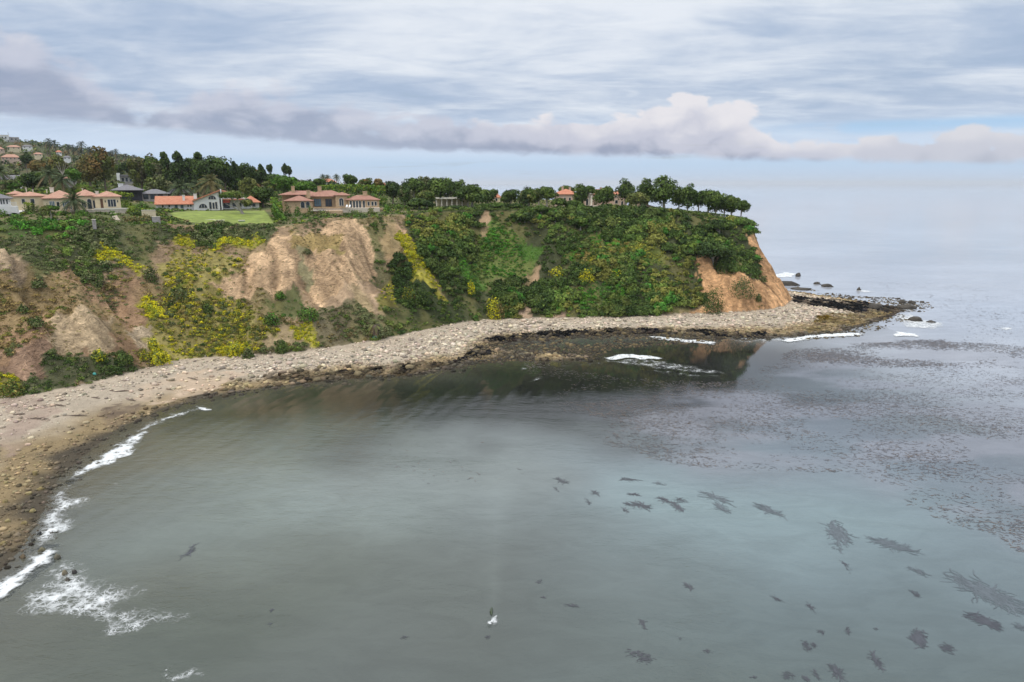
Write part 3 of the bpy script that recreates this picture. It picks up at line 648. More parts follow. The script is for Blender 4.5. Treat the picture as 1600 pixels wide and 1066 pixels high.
# ------------------------------------------------------------------ cobbles
def ico():
    g = (1 + 5 ** .5) / 2; v = np.array([(-1, g, 0), (1, g, 0), (-1, -g, 0), (1, -g, 0), (0, -1, g), (0, 1, g), (0, -1, -g), (0, 1, -g), (g, 0, -1), (g, 0, 1), (-g, 0, -1), (-g, 0, 1)]) / math.sqrt(1 + g * g)
    f = [(0, 11, 5), (0, 5, 1), (0, 1, 7), (0, 7, 10), (0, 10, 11), (1, 5, 9), (5, 11, 4), (11, 10, 2), (10, 7, 6), (7, 1, 8), (3, 9, 4), (3, 4, 2), (3, 2, 6), (3, 6, 8), (3, 8, 9), (4, 9, 5), (2, 4, 11), (6, 2, 10), (8, 6, 7), (9, 8, 1)]
    return v, np.array(f)
IV, IF = ico()
def ico2():
    V = [tuple(v) for v in IV]; Fs = []; cache = {}
    def mid(a, b):
        k = (min(a, b), max(a, b))
        if k not in cache:
            m = np.array(V[a]) + np.array(V[b]); V.append(tuple(m / np.linalg.norm(m))); cache[k] = len(V) - 1
        return cache[k]
    for a, b, c in IF:
        ab, bc_, ca = mid(a, b), mid(b, c), mid(c, a); Fs += [(a, ab, ca), (b, bc_, ab), (c, ca, bc_), (ab, bc_, ca)]
    return np.array(V), np.array(Fs)
IV2, IF2 = ico2()

def stones(x, y, z, s, col, r):
    n = len(x); v = IV[None] * (1 + r.uniform(-.28, .28, (n, 12, 1))) * (s[:, None, None] * np.stack([r.uniform(.7, 1.3, n), r.uniform(.7, 1.3, n), r.uniform(.45, .8, n)], 1)[:, None, :])
    a = r.uniform(0, 6.28, n); ca, sa = np.cos(a)[:, None], np.sin(a)[:, None]
    V = np.stack([v[..., 0] * ca - v[..., 1] * sa, v[..., 0] * sa + v[..., 1] * ca, v[..., 2]], -1) + np.stack([x, y, z], 1)[:, None]
    Fq = (IF[None] + (np.arange(n) * 12)[:, None, None]).reshape(-1, 3)
    return V.reshape(-1, 3), Fq, np.repeat(col[:, None], 12, 1).reshape(-1, 3)

def cobbles():
    r = np.random.default_rng(5); N = 150000; x = r.uniform(-150, 235, N); y = r.uniform(84, 400, N)
    j = np.clip(np.searchsorted(GY, y) - 1, 0, len(GY) - 1); i = np.clip(np.searchsorted(GX, x) - 1, 0, len(GX) - 1)
    ok = beach[j, i] | (~in_w[j, i] & (d_w[j, i] < 7 * r.uniform(size=N) ** 2) & (x < 150)); x, y, i, j = x[ok], y[ok], i[ok], j[ok]
    f = tb[j, i]; sand = inside(x, y, wpoly([(60, 640), (215, 598), (330, 573), (390, 583), (330, 612), (215, 640), (60, 700), (0, 720), (0, 660)]))
    keep = r.uniform(size=len(x)) < np.where(sand, .25, 1.0) * np.where(f > .9, .5, 1); x, y, i, j, f = x[keep], y[keep], i[keep], j[keep], f[keep]
    s = .13 + .34 * r.gamma(1.1, .6, len(x)) * (.6 + .8 * fbm(x * .12, y * .12, 311, 3)); s = np.minimum(s * (1.25 - .5 * f), 1.1) * (.55 + .45 * sstep(y, 130, 215))
    col = np.where(in_w[j, i][:, None], SOIL[j, i], np.array((.05, .042, .03))) * (r.uniform(.4, 1.65, (len(x), 1))) * (1 + r.uniform(-.06, .06, (len(x), 3)))
    P = np.array(pxz([(690, 580), (745, 545), (770, 530), (860, 519), (1000, 517), (1190, 524), (1195, 532), (1080, 537), (960, 545), (925, 563), (800, 564), (740, 570)], 0.0)); n2 = 16000
    qx = r.uniform(P[:, 0].min(), P[:, 0].max(), n2); qy = r.uniform(P[:, 1].min(), P[:, 1].max(), n2); ok = inside(qx, qy, P) & (fbm(qx * .07, qy * .12, 211, 4) > r.uniform(.3, .66, n2)); qx, qy = qx[ok], qy[ok]
    P2 = np.array(pxz([(1240, 448), (1330, 462), (1400, 466), (1450, 473), (1462, 484), (1420, 494), (1440, 502), (1400, 508), (1340, 526), (1240, 532), (1225, 524), (1300, 518), (1380, 498), (1390, 480), (1300, 466)], 0.0)); rx_ = r.uniform(P2[:, 0].min(), P2[:, 0].max(), n2); ry_ = r.uniform(P2[:, 1].min(), P2[:, 1].max(), n2); ok = inside(rx_, ry_, P2) & (fbm(rx_ * .08, ry_ * .12, 213, 4) > r.uniform(.38, .62, n2)); qx = np.append(qx, rx_[ok]); qy = np.append(qy, ry_[ok])
    qs = .2 + .3 * r.gamma(1.3, .5, len(qx)); qc = np.array([(.035, .028, .02), (.06, .046, .028), (.12, .09, .045)])[r.integers(0, 3, len(qx))] * r.uniform(.6, 1.4, (len(qx), 1))
    zz = np.maximum(hz(x, y), -.2) + .15 * s; x = np.append(x, qx); y = np.append(y, qy); s = np.append(s, qs); col = np.concatenate([col, qc]); zz = np.append(zz, np.maximum(hz(qx, qy), -.08) + .02)
    V, Fq, Cc = stones(x, y, zz, s, col, r)
    tag(link('cobbles', mesh_np('cobbles', V, Fq, 3, Cc), M['cobble']), 'pale and wet dark cobbles covering the curved beach', 'cobbles', kind='stuff')
    return len(x)
cobbles()

def boulder(name, u, v, w, h, label, group=None, col=(.06, .052, .042), dep=None, seed=0, z0=None):
    """one rock about w pixels wide whose foot is at pixel u,v"""
    r = np.random.default_rng(900 + seed + int(u * 7 + v)); x, y, z = raycast(u, v); px = y / F / .96; a = w * px / 2; hh = h * px
    b = dep if dep else a * .8
    d = IV2; nz = 1 + .42 * (vnoise(d[:, 0] * 2.2 + 9 + seed, d[:, 1] * 2.2 + d[:, 2] * 3 + seed, seed) - .5) + .22 * r.uniform(-1, 1, len(d))
    V = d * nz[:, None] * np.array((a, b, hh * .95)); V[:, 2] = np.maximum(V[:, 2], -.3 * hh)
    cc = np.tile(np.array(col), (len(V), 1)) * r.uniform(.7, 1.4, (len(V), 1))
    me = mesh_np(name, V, IF2, 3, cc)
    o = link(name, me, M['cobble'], None, (x, y, max(z, 0) - .05 + .1 * hh)); o.rotation_euler = (0, 0, r.uniform(-.4, .4))
    return tag(o, label, 'rock', group)

RK = [(1247, 432, 9, 5, 'lone dark rock farthest out behind the headland tip, ringed by white water'), (1342, 454, 7, 4, 'small dark rock awash in open water right of the headland with a foam tail'),
      (1226, 445, 36, 6, 'broad dark flat rock touching the foot of the headland'), (1276, 444, 12, 3, 'small flat dark ledge just right of the broad rock at the headland foot'),
      (1293, 448, 18, 3.5, 'long thin dark ledge lying between the two lone sea rocks'), (1410, 474, 11, 5, 'rounded dark rock standing at the outer end of the reef'),
      (1425, 474, 13, 4, 'flat topped dark rock outermost on the reef beside the rounded one'), (1430, 501, 22, 6, 'dark jagged rock in the foam off the reef point'),
      (1368, 482, 24, 6, 'wide brown black rock on the outer rim of the reef'), (1415, 482, 30, 5, 'low black slab below the two outermost reef rocks'),
      (1455, 504, 14, 3, 'low dark rock at the right end of the foam off the point'), (1250, 452, 30, 2.5, 'narrow dark ledge in the channel behind the reef')]
for k, (u, v, w, h, lab) in enumerate(RK): boulder('sea_rock', u, v, w, h, lab, 'dark rocks around the reef', seed=k)
NR = [(66, 862, 11, 9, 'mossy boulder at the swash edge, uppermost of the near boulders', (.13, .115, .07)), (90, 873, 10, 9, 'rounded boulder standing in the foam right of the mossy boulder', (.10, .09, .065)),
      (101, 898, 10, 8, 'pale brown boulder in lacy foam', (.16, .135, .09)), (116, 896, 9, 7, 'dark boulder farthest out in the lacy foam', (.06, .055, .05)),
      (105, 907, 8, 5, 'smallest low boulder below the two in lacy foam', (.08, .07, .055)), (62, 835, 8, 5, 'small black boulder in the churned foam', (.04, .04, .038)),
      (52, 845, 7, 5, 'small dark boulder beside the black one in churned foam', (.05, .048, .042)), (36, 872, 10, 7, 'brown boulder at the edge of the cobbles', (.12, .09, .055))]
for k, (u, v, w, h, lab, c) in enumerate(NR): boulder('boulder', u, v, w, h, lab, 'boulders in the foam', c, seed=40 + k)
rb = np.random.default_rng(77)
SB = [(5, 850), (20, 835), (12, 815), (38, 818), (30, 795), (52, 800), (8, 785), (22, 860), (45, 772), (64, 765), (30, 760), (10, 755), (55, 742), (78, 728)]
for k, (u, v) in enumerate(SB):
    c = [(.20, .155, .07), (.11, .085, .05), (.26, .21, .10)][k % 3]
    boulder('boulder', u, v, rb.uniform(7, 12), rb.uniform(4, 7), 'ochre weed stained boulder among the wet cobbles at the near end of the beach', 'ochre boulders on the near beach', c, seed=60 + k)
for k, (u, v) in enumerate([(352, 620), (430, 600), (458, 597), (495, 594), (520, 590), (560, 586), (590, 583), (612, 582), (545, 575), (500, 575), (470, 580), (640, 575)]):
    boulder('boulder', u, v, rb.uniform(9, 16), rb.uniform(4, 6), 'dark weedy boulder along the middle waterline of the bay', 'weedy boulders on the middle shore', [(.07, .055, .035), (.16, .125, .07)][k % 2], seed=90 + k)

# ------------------------------------------------------------------ foam
def foam():
    FO = [([(-20, 925), (20, 893), (52, 862), (62, 836), (84, 800), (100, 760), (138, 722), (178, 690), (222, 662), (268, 645), (320, 632), (326, 637), (274, 653), (232, 671), (186, 700), (150, 730), (112, 770), (96, 812), (76, 848), (64, 876), (30, 908), (-16, 944)], .70), ([(103, 750), (128, 730), (160, 708), (192, 688), (226, 671), (236, 676), (216, 694), (211, 711), (178, 723), (140, 737), (112, 752)], .82),
          ([(72, 778), (98, 760), (122, 748), (130, 758), (112, 772), (158, 775), (128, 790), (108, 800), (134, 820), (104, 834), (80, 850), (44, 856), (52, 828), (66, 800)], .78),
          ([(-60, 965), (-30, 935), (0, 908), (40, 880), (68, 852), (90, 860), (66, 885), (30, 918), (0, 944), (-60, 985)], 1.0),
          ([(66, 872), (130, 872), (168, 902), (225, 904), (262, 915), (206, 938), (312, 953), (308, 974), (232, 986), (160, 1006), (134, 992), (146, 975), (26, 966), (8, 945), (56, 905)], .60),
          ([(240, 1040), (262, 1032), (278, 1048), (330, 1042), (328, 1064), (262, 1070), (256, 1052)], .55), ([(264, 1044), (272, 1038), (276, 1070), (266, 1068)], .95),
          ([(940, 558), (975, 553), (1008, 554), (1040, 560), (1010, 562), (985, 560), (958, 563)], .85), ([(960, 561), (1010, 559), (1060, 566), (1110, 576), (1165, 582), (1120, 586), (1060, 582), (1000, 574), (950, 567), (900, 566)], .46), ([(1000, 574), (1130, 586), (1185, 578), (1130, 592), (1040, 588)], .40),
          ([(994, 524), (1040, 526), (1118, 533), (1120, 539), (1050, 534)], .85), ([(1122, 528), (1200, 526), (1290, 522), (1300, 528), (1200, 538), (1150, 536)], .42),
          ([(1218, 532), (1256, 524), (1300, 521), (1352, 519), (1345, 526), (1280, 528), (1236, 536)], .95), ([(1390, 492), (1425, 488), (1440, 498), (1482, 505), (1470, 516), (1410, 512)], .66),
          ([(1392, 526), (1400, 518), (1435, 522), (1438, 527)], .95), ([(1552, 513), (1568, 510), (1588, 514), (1572, 517)], .8), ([(1205, 429), (1230, 425), (1246, 428), (1240, 433), (1212, 434)], .85),
          ([(1330, 454), (1348, 452), (1372, 456), (1352, 458)], .75), ([(305, 635), (330, 637), (334, 642), (312, 641)], .85), ([(256, 654), (270, 648), (280, 646), (270, 654)], .85), ([(172, 758), (186, 754), (192, 758), (176, 762)], .6),
          ([(820, 596), (838, 588), (856, 586), (842, 594)], .6), ([(905, 610), (925, 602), (938, 600), (922, 608)], .6), ([(760, 576), (900, 568), (960, 562), (950, 570), (820, 580)], .34), ([(1225, 520), (1300, 514), (1370, 506), (1390, 512), (1300, 524)], .4),
          ([(763, 962), (768, 955), (773, 960), (776, 980), (771, 984), (764, 976)], 1.0), ([(1400, 476), (1440, 480), (1430, 488), (1395, 486)], .5)]
    V = []; Fq = []; mk = []; b = 0
    for k, (poly, amt) in enumerate(FO):
        P = np.array(pxz(poly, .12)); st = .45 if P[:, 1].min() < 240 else .8
        if k in (24,): st = .15
        gx = np.arange(P[:, 0].min() - 1.5, P[:, 0].max() + 1.5 + st, st); gy = np.arange(P[:, 1].min() - 1.5, P[:, 1].max() + 1.5 + st, st); X, Y = np.meshgrid(gx, gy)
        wx = X + (fbm(X * .35, Y * .35, 7, 3) - .5) * 3 * min(1, st * 2); wy = Y + (fbm(X * .35, Y * .35, 8, 3) - .5) * 3 * min(1, st * 2)
        d, _ = poly_dist(wx, wy, P); sd = np.where(inside(wx, wy, P), d, -d); wd = min(2.2, max(.35, (P[:, 1].max() - P[:, 1].min()) * .18)) * (1.0 if amt > .8 else 1.9)
        m = sstep(sd, -wd * .5, wd) * amt
        ny, nx = X.shape; i = np.arange(nx - 1)[None, :] + (np.arange(ny - 1) * nx)[:, None]; q = np.stack([i, i + 1, i + nx + 1, i + nx], -1).reshape(-1, 4); q = q[m.ravel()[q].max(1) > .03]
        used = np.unique(q); rm = np.full(nx * ny, -1); rm[used] = np.arange(len(used))
        zz = .06 + k * .004 + .16 * m * (amt > .9); V.append(np.stack([X.ravel(), Y.ravel(), zz.ravel()], 1)[used]); mk.append(m.ravel()[used]); Fq.append(rm[q] + b); b += len(used)
    me = mesh_np('foam', np.concatenate(V), np.concatenate(Fq), 4, None, True, {'mask': np.concatenate(mk)})
    m_, t = new_mat('sea_foam'); mask = t.n('ShaderNodeAttribute', attribute_name='mask').outputs[2]; pos = t.n('ShaderNodeNewGeometry').outputs['Position']
    wob = t.n('ShaderNodeTexNoise', ins={'Vector': pos, 'Scale': .8, 'Detail': 3.0}).outputs[1]
    pv = t.mix(.9, pos, wob, 'LINEAR_LIGHT')
    vo = t.n('ShaderNodeTexVoronoi', feature='DISTANCE_TO_EDGE', ins={'Vector': pv, 'Scale': .55}).outputs[0]
    vo2 = t.n('ShaderNodeTexVoronoi', feature='DISTANCE_TO_EDGE', ins={'Vector': pv, 'Scale': 1.4}).outputs[0]
    n = t.noise(pos, .35, 5, .65)
    lace = t.m('SUBTRACT', 1.0, t.m('MINIMUM', t.m('MULTIPLY', vo, 2.2), t.m('MULTIPLY', vo2, 3.2)))
    v = t.m('ADD', t.m('ADD', t.m('MULTIPLY', lace, .55), t.m('MULTIPLY', n, 1.05)), t.m('MULTIPLY', mask, .9))
    a = t.m('MULTIPLY', t.ss(v, 1.28, 1.85), t.ss(mask, .02, .3))
    bs = t.n('ShaderNodeBsdfPrincipled', ins={'Base Color': (.64, .65, .64, 1), 'Roughness': .7}); tr = t.n('ShaderNodeBsdfTransparent')
    t.n('ShaderNodeOutputMaterial', ins={0: t.n('ShaderNodeMixShader', ins={0: a, 1: tr.outputs[0], 2: bs.outputs[0]}).outputs[0]})
    tag(link('foam', me, m_), 'white lacy foam along the beach and round the reef', 'foam', kind='stuff')
foam()

# ------------------------------------------------------------------ kelp
def kelp_material():
    m, t = new_mat('kelp'); c = t.n('ShaderNodeAttribute', attribute_name='Col').outputs[0]; out_principled(t, c, .35, .4); return m
M['kelp'] = kelp_material()

def strip(x, y, z, a, L, w, r, bend=.6, n=4):
    """flat wavy blades lying on the water: arrays of blades"""
    k = len(x); P = np.empty((k, n + 1, 2)); P[:, 0] = np.stack([x, y], 1); ang = a.copy()
    for i in range(n):
        ang = ang + r.normal(0, bend, k) * .5; P[:, i + 1] = P[:, i] + (L / n)[:, None] * np.stack([np.cos(ang), np.sin(ang)], 1)
    V = np.empty((k, n, 4, 3))
    for i in range(n):
        d = P[:, i + 1] - P[:, i]; nrm = np.stack([-d[:, 1], d[:, 0]], 1) / (np.linalg.norm(d, axis=1)[:, None] + 1e-9)
        w0 = w * (.35 + .65 * math.sin(math.pi * (i + .35) / (n + .6))); w1 = w * (.35 + .65 * math.sin(math.pi * (i + 1.35) / (n + .6)))
        V[:, i, 0, :2] = P[:, i] - nrm * w0[:, None]; V[:, i, 1, :2] = P[:, i] + nrm * w0[:, None]; V[:, i, 2, :2] = P[:, i + 1] + nrm * w1[:, None]; V[:, i, 3, :2] = P[:, i + 1] - nrm * w1[:, None]
    V[..., 2] = z[:, None, None] if np.ndim(z) else z
    return V.reshape(-1, 4, 3)

def kelp_mats():
    r = np.random.default_rng(31)
    REG = [([(960, 640), (1060, 600), (1180, 590), (1230, 545), (1400, 530), (1600, 540), (1760, 560), (1760, 900), (1600, 860), (1450, 790), (1330, 740), (1180, 735), (1050, 720), (900, 690)], 34000),
           ([(1300, 440), (1480, 440), (1700, 470), (1700, 540), (1500, 540), (1480, 500), (1440, 470)], 2200), ([(820, 560), (960, 590), (1150, 600), (1060, 650), (960, 650), (880, 640)], 2600),
           ([(1240, 445), (1400, 460), (1460, 490), (1400, 470), (1300, 455)], 350), ([(560, 690), (800, 690), (900, 740), (700, 760)], 60), ([(1230, 540), (1480, 530), (1500, 570), (1300, 580)], 4500)]
    Vs = []; Cs = []
    for poly, N in REG:
        P = np.array(pxz(poly, 0.0)); x = r.uniform(P[:, 0].min(), P[:, 0].max(), N * 3); y = r.uniform(P[:, 1].min(), P[:, 1].max(), N * 3); wx = x + (fbm(x * .05, y * .05, 3, 3) - .5) * 30
        k = inside(wx, y, P) & (fbm(x * .035, y * .055, 23, 4) + .25 * fbm(x * .2, y * .2, 24, 3) > r.uniform(.42, .85, N * 3)); x, y = x[k][:N], y[k][:N]; n = len(x)
        a = r.normal(-.35, .5, n) + np.where(r.uniform(size=n) < .5, math.pi, 0); L = r.gamma(2.0, .28, n) + .25; w = r.uniform(.035, .10, n) * (1 + (y > 220) * .8)
        V = strip(x, y, r.uniform(.03, .07, n), a, L, w, r); c = np.array([(.085, .07, .065), (.10, .075, .06), (.075, .07, .075), (.115, .08, .055), (.09, .08, .085)])[r.integers(0, 5, n)] * r.uniform(.6, 1.4, (n, 1))
        Vs.append(V); Cs.append(np.repeat(np.repeat(c, 4, 0)[:, None], 4, 1))
    tag(link('kelp_canopy', quads_mesh('kelp_canopy', Vs, Cs), M['kelp']), 'scattered brown kelp strands floating over the right half of the bay', 'kelp', kind='stuff')
kelp_mats()

KC = [  # u, v, length px, width px, angle of the clump in the photo (deg, clockwise), label
    (1437, 1002, 40, 26, 60, 'largest dark kelp clump near the lower right corner, ragged and roundish'), (1488, 1018, 34, 16, 20, 'dark kelp clump just right of the largest one'),
    (1000, 1025, 36, 18, 10, 'wide dark kelp clump at the lower middle edge'), (1259, 1011, 22, 18, 40, 'dark kelp clump with a tail, left of the largest clump'), (1272, 1008, 16, 8, 40, 'small kelp piece touching the tailed clump'),
    (1371, 1035, 30, 8, 55, 'slim curved kelp strand below the largest clump'), (1309, 1054, 30, 9, 65, 'slanting kelp strand on the bottom edge'), (1230, 1057, 22, 14, 30, 'leftmost kelp clump on the bottom edge'), (1258, 1060, 24, 10, 35, 'middle kelp clump on the bottom edge'), (1275, 1056, 20, 7, 60, 'thin kelp strand right of the middle bottom clump'),
    (1325, 986, 18, 7, 75, 'short upright kelp strand above the largest clump at left'), (1283, 987, 16, 9, 40, 'small kelp blob above the tailed clump'), (1370, 983, 12, 5, 25, 'tiny kelp scrap between the strands at right'), (1267, 950, 18, 6, 45, 'short slanting kelp strand in the pale green water'),
    (1213, 936, 22, 8, 35, 'kelp strand left of the short slanting one'), (1323, 886, 20, 7, 45, 'kelp strand farther out above the pale green water'), (1430, 928, 22, 6, 35, 'thin kelp strand below the pale channel at right'), (1432, 891, 32, 9, 25, 'kelp wisp on the near side of the kelp bed'),
    (1532, 967, 60, 12, 22, 'long kelp band reaching toward the right edge'), (1515, 966, 20, 6, 20, 'short kelp piece left of the long band'), (1595, 980, 30, 10, 15, 'kelp wisp at the right edge'),
    (1312, 838, 60, 24, 62, 'broad faint kelp cloud under the pale channel'), (1395, 855, 70, 14, 12, 'long faint kelp streak in the pale channel'), (1540, 920, 130, 26, 25, 'very long dim kelp bed slanting to the right edge'), (1308, 853, 22, 10, 50, 'small kelp clump at the foot of the faint cloud'),
    (1004, 790, 30, 9, 28, 'kelp clump with a long tail, biggest of the middle row'), (983, 789, 20, 6, 25, 'kelp piece left of the tailed one in the middle row'), (978, 798, 16, 6, 45, 'lowest kelp piece of the middle row'), (990, 773, 28, 4, 8, 'thin kelp streak above the middle row'), (984, 750, 28, 5, 5, 'flat kelp streak highest at the left of the middle row'),
    (1036, 780, 26, 7, 30, 'kelp piece right of the tailed one'), (1057, 792, 26, 8, 40, 'slanting kelp piece at the right of the middle row'), (1064, 782, 20, 6, 20, 'kelp piece above the slanting one'), (1025, 755, 26, 5, 10, 'faint kelp streak beyond the middle row'), (1122, 780, 50, 9, 20, 'long faint kelp streak right of the middle row'), (1130, 795, 34, 7, 30, 'lower kelp wisp right of the middle row'), (1205, 800, 50, 8, 25, 'faint kelp wisp below the red brown bed'), (1190, 790, 30, 8, 10, 'blurred kelp blob left of the faint wisp'),
    (919, 785, 14, 7, 40, 'lone kelp scrap left of the middle row'), (930, 770, 18, 5, 35, 'thin kelp scrap above the lone scrap'), (877, 752, 22, 5, 30, 'kelp scrap farthest left of the far scraps'), (869, 764, 12, 5, 40, 'tiny kelp scrap below the far left scrap'),
    (842, 909, 14, 9, 0, 'star shaped kelp tuft in the near middle water'), (846, 933, 14, 5, 15, 'small kelp scrap below the star shaped tuft'), (895, 947, 18, 6, 10, 'kelp scrap right of the star shaped tuft'), (1080, 921, 22, 5, 45, 'slanting kelp stick in open green water'),
    (1005, 978, 20, 8, 70, 'upright kelp tuft above the wide lower clump'), (1105, 1019, 16, 8, 20, 'kelp scrap right of the wide lower clump'), (1063, 998, 7, 6, 0, 'dot of kelp between lower clumps'), (632, 996, 14, 6, 0, 'kelp scrap in the grey water of the lower middle left'), (424, 954, 14, 6, -25, 'dark kelp scrap in near left water'), (422, 976, 14, 5, -10, 'lower of the two scraps in near left water'),
    (763, 996, 13, 6, 8, 'dark kelp scrap just below the small white splash'), (298, 860, 30, 4, -40, 'floating stick of kelp slanting across the near left water'), (1180, 1058, 14, 5, 0, 'kelp scrap on the bottom edge left of the cluster')]
for k, (u, v, L, w, ang, lab) in enumerate(KC):
    r = np.random.default_rng(300 + k); x, y = (float(c) for c in at_z(u, v, 0)); x2, y2 = (float(c) for c in at_z(u + math.cos(R(ang)) * L / 2, v + math.sin(R(ang)) * L / 2, 0)); x3, y3 = (float(c) for c in at_z(u - math.sin(R(ang)) * w / 2, v + math.cos(R(ang)) * w / 2, 0))
    ax = np.array((x2 - x, y2 - y)); bx = np.array((x3 - x, y3 - y)); n = int(14 + L * w * .20); n = int(min(n, 360) * (.55 if any(q in lab for q in ('faint', 'dim', 'blurred')) else 1))
    nc = int(r.integers(3, 7)); cc_ = r.normal(0, .36, (nc, 2)); ci = r.integers(0, nc, n); p = (cc_[ci, :1] + r.normal(0, .24, (n, 1))) * ax + (cc_[ci, 1:] * .8 + r.normal(0, .28, (n, 1))) * bx; a0 = math.atan2(ax[1], ax[0]); ln = np.linalg.norm(ax) * r.uniform(.25, .6, n)
    faint = 'faint' in lab or 'dim' in lab or 'blurred' in lab or 'wisp' in lab
    base = np.array((.085, .10, .108)) if faint else np.array((.052, .054, .062))
    V = strip(p[:, 0], p[:, 1], r.uniform(.02, .06, n), a0 + r.normal(0, .16 + .75 * min(1, w / L), n) + np.where(r.uniform(size=n) < .5, math.pi, 0), np.minimum(ln * (1.4 if w / L < .35 else .75), 3.2), np.clip(ln * .06, .035, .085), r)
    c = base * r.uniform(.75, 1.3, (n, 1)); o = link('kelp_clump', quads_mesh('kelp_clump', V, np.repeat(np.repeat(c, 4, 0)[:, None], 4, 1)), M['kelp'], None, (x, y, .0))
    tag(o, lab, 'kelp', 'kelp clumps in the open bay')
# the dark stalk ahead of the small splash
x, y = (float(c) for c in at_z(768, 962, 0)); x2, y2 = (float(c) for c in at_z(768.5, 950, 0))
r = np.random.default_rng(4); Vt, Qt = tube([(0, 0, .02), ((x2 - x) * .4 - .05, (y2 - y) * .4, .12), (x2 - x, y2 - y, .06)], [.1, .24, .06], 7)
tag(link('kelp_stalk', mesh_np('kelp_stalk', np.array(Vt), np.array(Qt), 4, np.tile((.035, .05, .02), (len(Vt), 1)), True), M['kelp'], None, (x, y, 0)), 'short dark green stalk at the surface ahead of the white splash', 'kelp')

# ------------------------------------------------------------------ trees
PINE = [(.055, .092, 0.017), (.078, .12, 0.021), (.098, .14, 0.026), (.046, .076, 0.016)]
DARKC = [(.03, .053, 0.014), (.042, .068, 0.017), (.055, .085, 0.019)]
OLIVE = [(.13, .15, 0.036), (.105, .125, 0.031), (.165, .17, 0.045)]
BROWN = [(.20, .125, 0.041), (.16, .12, 0.036), (.13, .12, 0.035)]
GREEN = [(.075, .155, 0.019), (.10, .19, 0.022), (.06, .115, 0.017)]
GREY = [(.125, .13, 0.053), (.09, .105, 0.036), (.16, .145, 0.071)]
YGREEN = [(.22, .27, 0.025), (.165, .22, 0.026), (.12, .185, 0.022)]

def crown_mesh(c, rx, ry, rz, shape, nl, per, ls, pal, r, name='crown'):
    """lobes of small leaf faces spread through the crown volume"""
    Vs = []; Cs = []
    for k in range(nl):
        d = dirs(1, r)[0]
        if shape == 'dome': d[2] = abs(d[2]) * 1.05 - .42; f = r.uniform(.3, .74); lr = r.uniform(.30, .44)
        elif shape == 'oval': f = r.uniform(.2, .7); lr = r.uniform(.32, .48)
        elif shape == 'cone':
            h = r.uniform(-.95, .9); w = (1 - (h + 1) / 2) * .85 + .12; a = r.uniform(0, 6.28); d = np.array((math.cos(a) * w * .75, math.sin(a) * w * .75, h)); f = 1.0; lr = .18 + .26 * w
        elif shape == 'loose': f = r.uniform(.4, .9); lr = r.uniform(.2, .36)
        else: f = r.uniform(.25, .72); lr = r.uniform(.3, .45)
        o = d * f * np.array((rx, ry, rz)); lrad = np.array((rx, ry, rz)) * lr
        if shape in ('dome',): lrad = lrad * np.array((1, 1, .85))
        n = per; q = dirs(n, r, .35); C = np.array(c) + o + q * lrad * r.uniform(.72, 1.1, (n, 1))
        nn = q + r.normal(size=(n, 3)) * .4; nn /= np.linalg.norm(nn, axis=1, keepdims=True)
        cc = np.array(pal[r.integers(len(pal))]) * r.uniform(.8, 1.2) * r.uniform(.72, 1.3, (n, 1))
        V, K = leaf_quads(C, nn, ls * r.uniform(.7, 1.35, n), np.repeat(cc, 1, 0) if cc.shape[1] == 3 else cc, r); Vs.append(V); Cs.append(K)
    return quads_mesh(name, Vs, Cs)

def tree(name, u, Y, vtop, wpx, vcrown, label, pal, shape='dome', group=None, vbase=None, lean=0.0, bark='bark', nl=None, cat='tree', ydep=1.0):
    """u centre, Y distance, vtop crown top pixel, wpx crown width, vcrown crown underside pixel"""
    r = np.random.default_rng(int(u * 13 + vtop * 7) % 100000 + 11)
    x, _, _ = at_depth(u, 300, Y); xb = x + lean; zb = float(hz(xb, Y)); zt = at_depth(u, vtop, Y)[2]; zc = at_depth(u, vcrown, Y)[2]
    if vbase is not None: zb = min(zb, at_depth(u, vbase, Y)[2]) if False else zb
    zt = max(zt, zb + 2.0); zc = min(max(zc, zb + .12 * (zt - zb)), zt - .25 * (zt - zb)); px = Y / F / .97; rx = wpx * px / 2
    root = thing(name, (xb, Y, zb), label, cat, group); L = lambda p: (p[0] - xb, p[1] - Y, p[2] - zb)
    cz = (zt + zc) / 2; rz = (zt - zc) / 2; c = np.array((x, Y, cz)); cl = np.array(L(c))
    if shape == 'dome': cl = cl + np.array((0, 0, -rz * .22)); rz_ = rz * 1.22
    else: rz_ = rz
    big = Y > 650
    n_l = nl or (8 if big else 30 if rx > 3 else 18); per = 26 if big else 100; ls = (.115 if big else .085) * max(rx, rz) ** .5 * 2.2 * (1.5 if big else 1)
    if not big: ls = min(ls, .62)
    link('crown', crown_mesh(cl, rx, rx * .95 * ydep, rz_, shape, n_l, per, ls, pal, r), M['leaf'], root)
    tr = max(.12, rx * .07); top = cl + np.array((0, 0, -rz_ * .1)); mid = np.array(((top[0]) * .45 + r.normal(0, .2), r.normal(0, .2), top[2] * .5))
    tb_ = [([(0, 0, -.4), mid, top], [tr * 1.25, tr, tr * .6])]
    if not big:
        for k in range(4):
            a = r.uniform(0, 6.28); e = cl + np.array((math.cos(a) * rx * .6, math.sin(a) * rx * .6, rz_ * r.uniform(-.1, .4)))
            s0 = mid * (1 - .25 * k / 4) + top * (.25 * k / 4); tb_.append(([s0, (s0 + e) / 2 + np.array((0, 0, -.2)), e], [tr * .55, tr * .4, tr * .2]))
    link('trunk', tubes_mesh('trunk', tb_), M[bark], root)
    return root

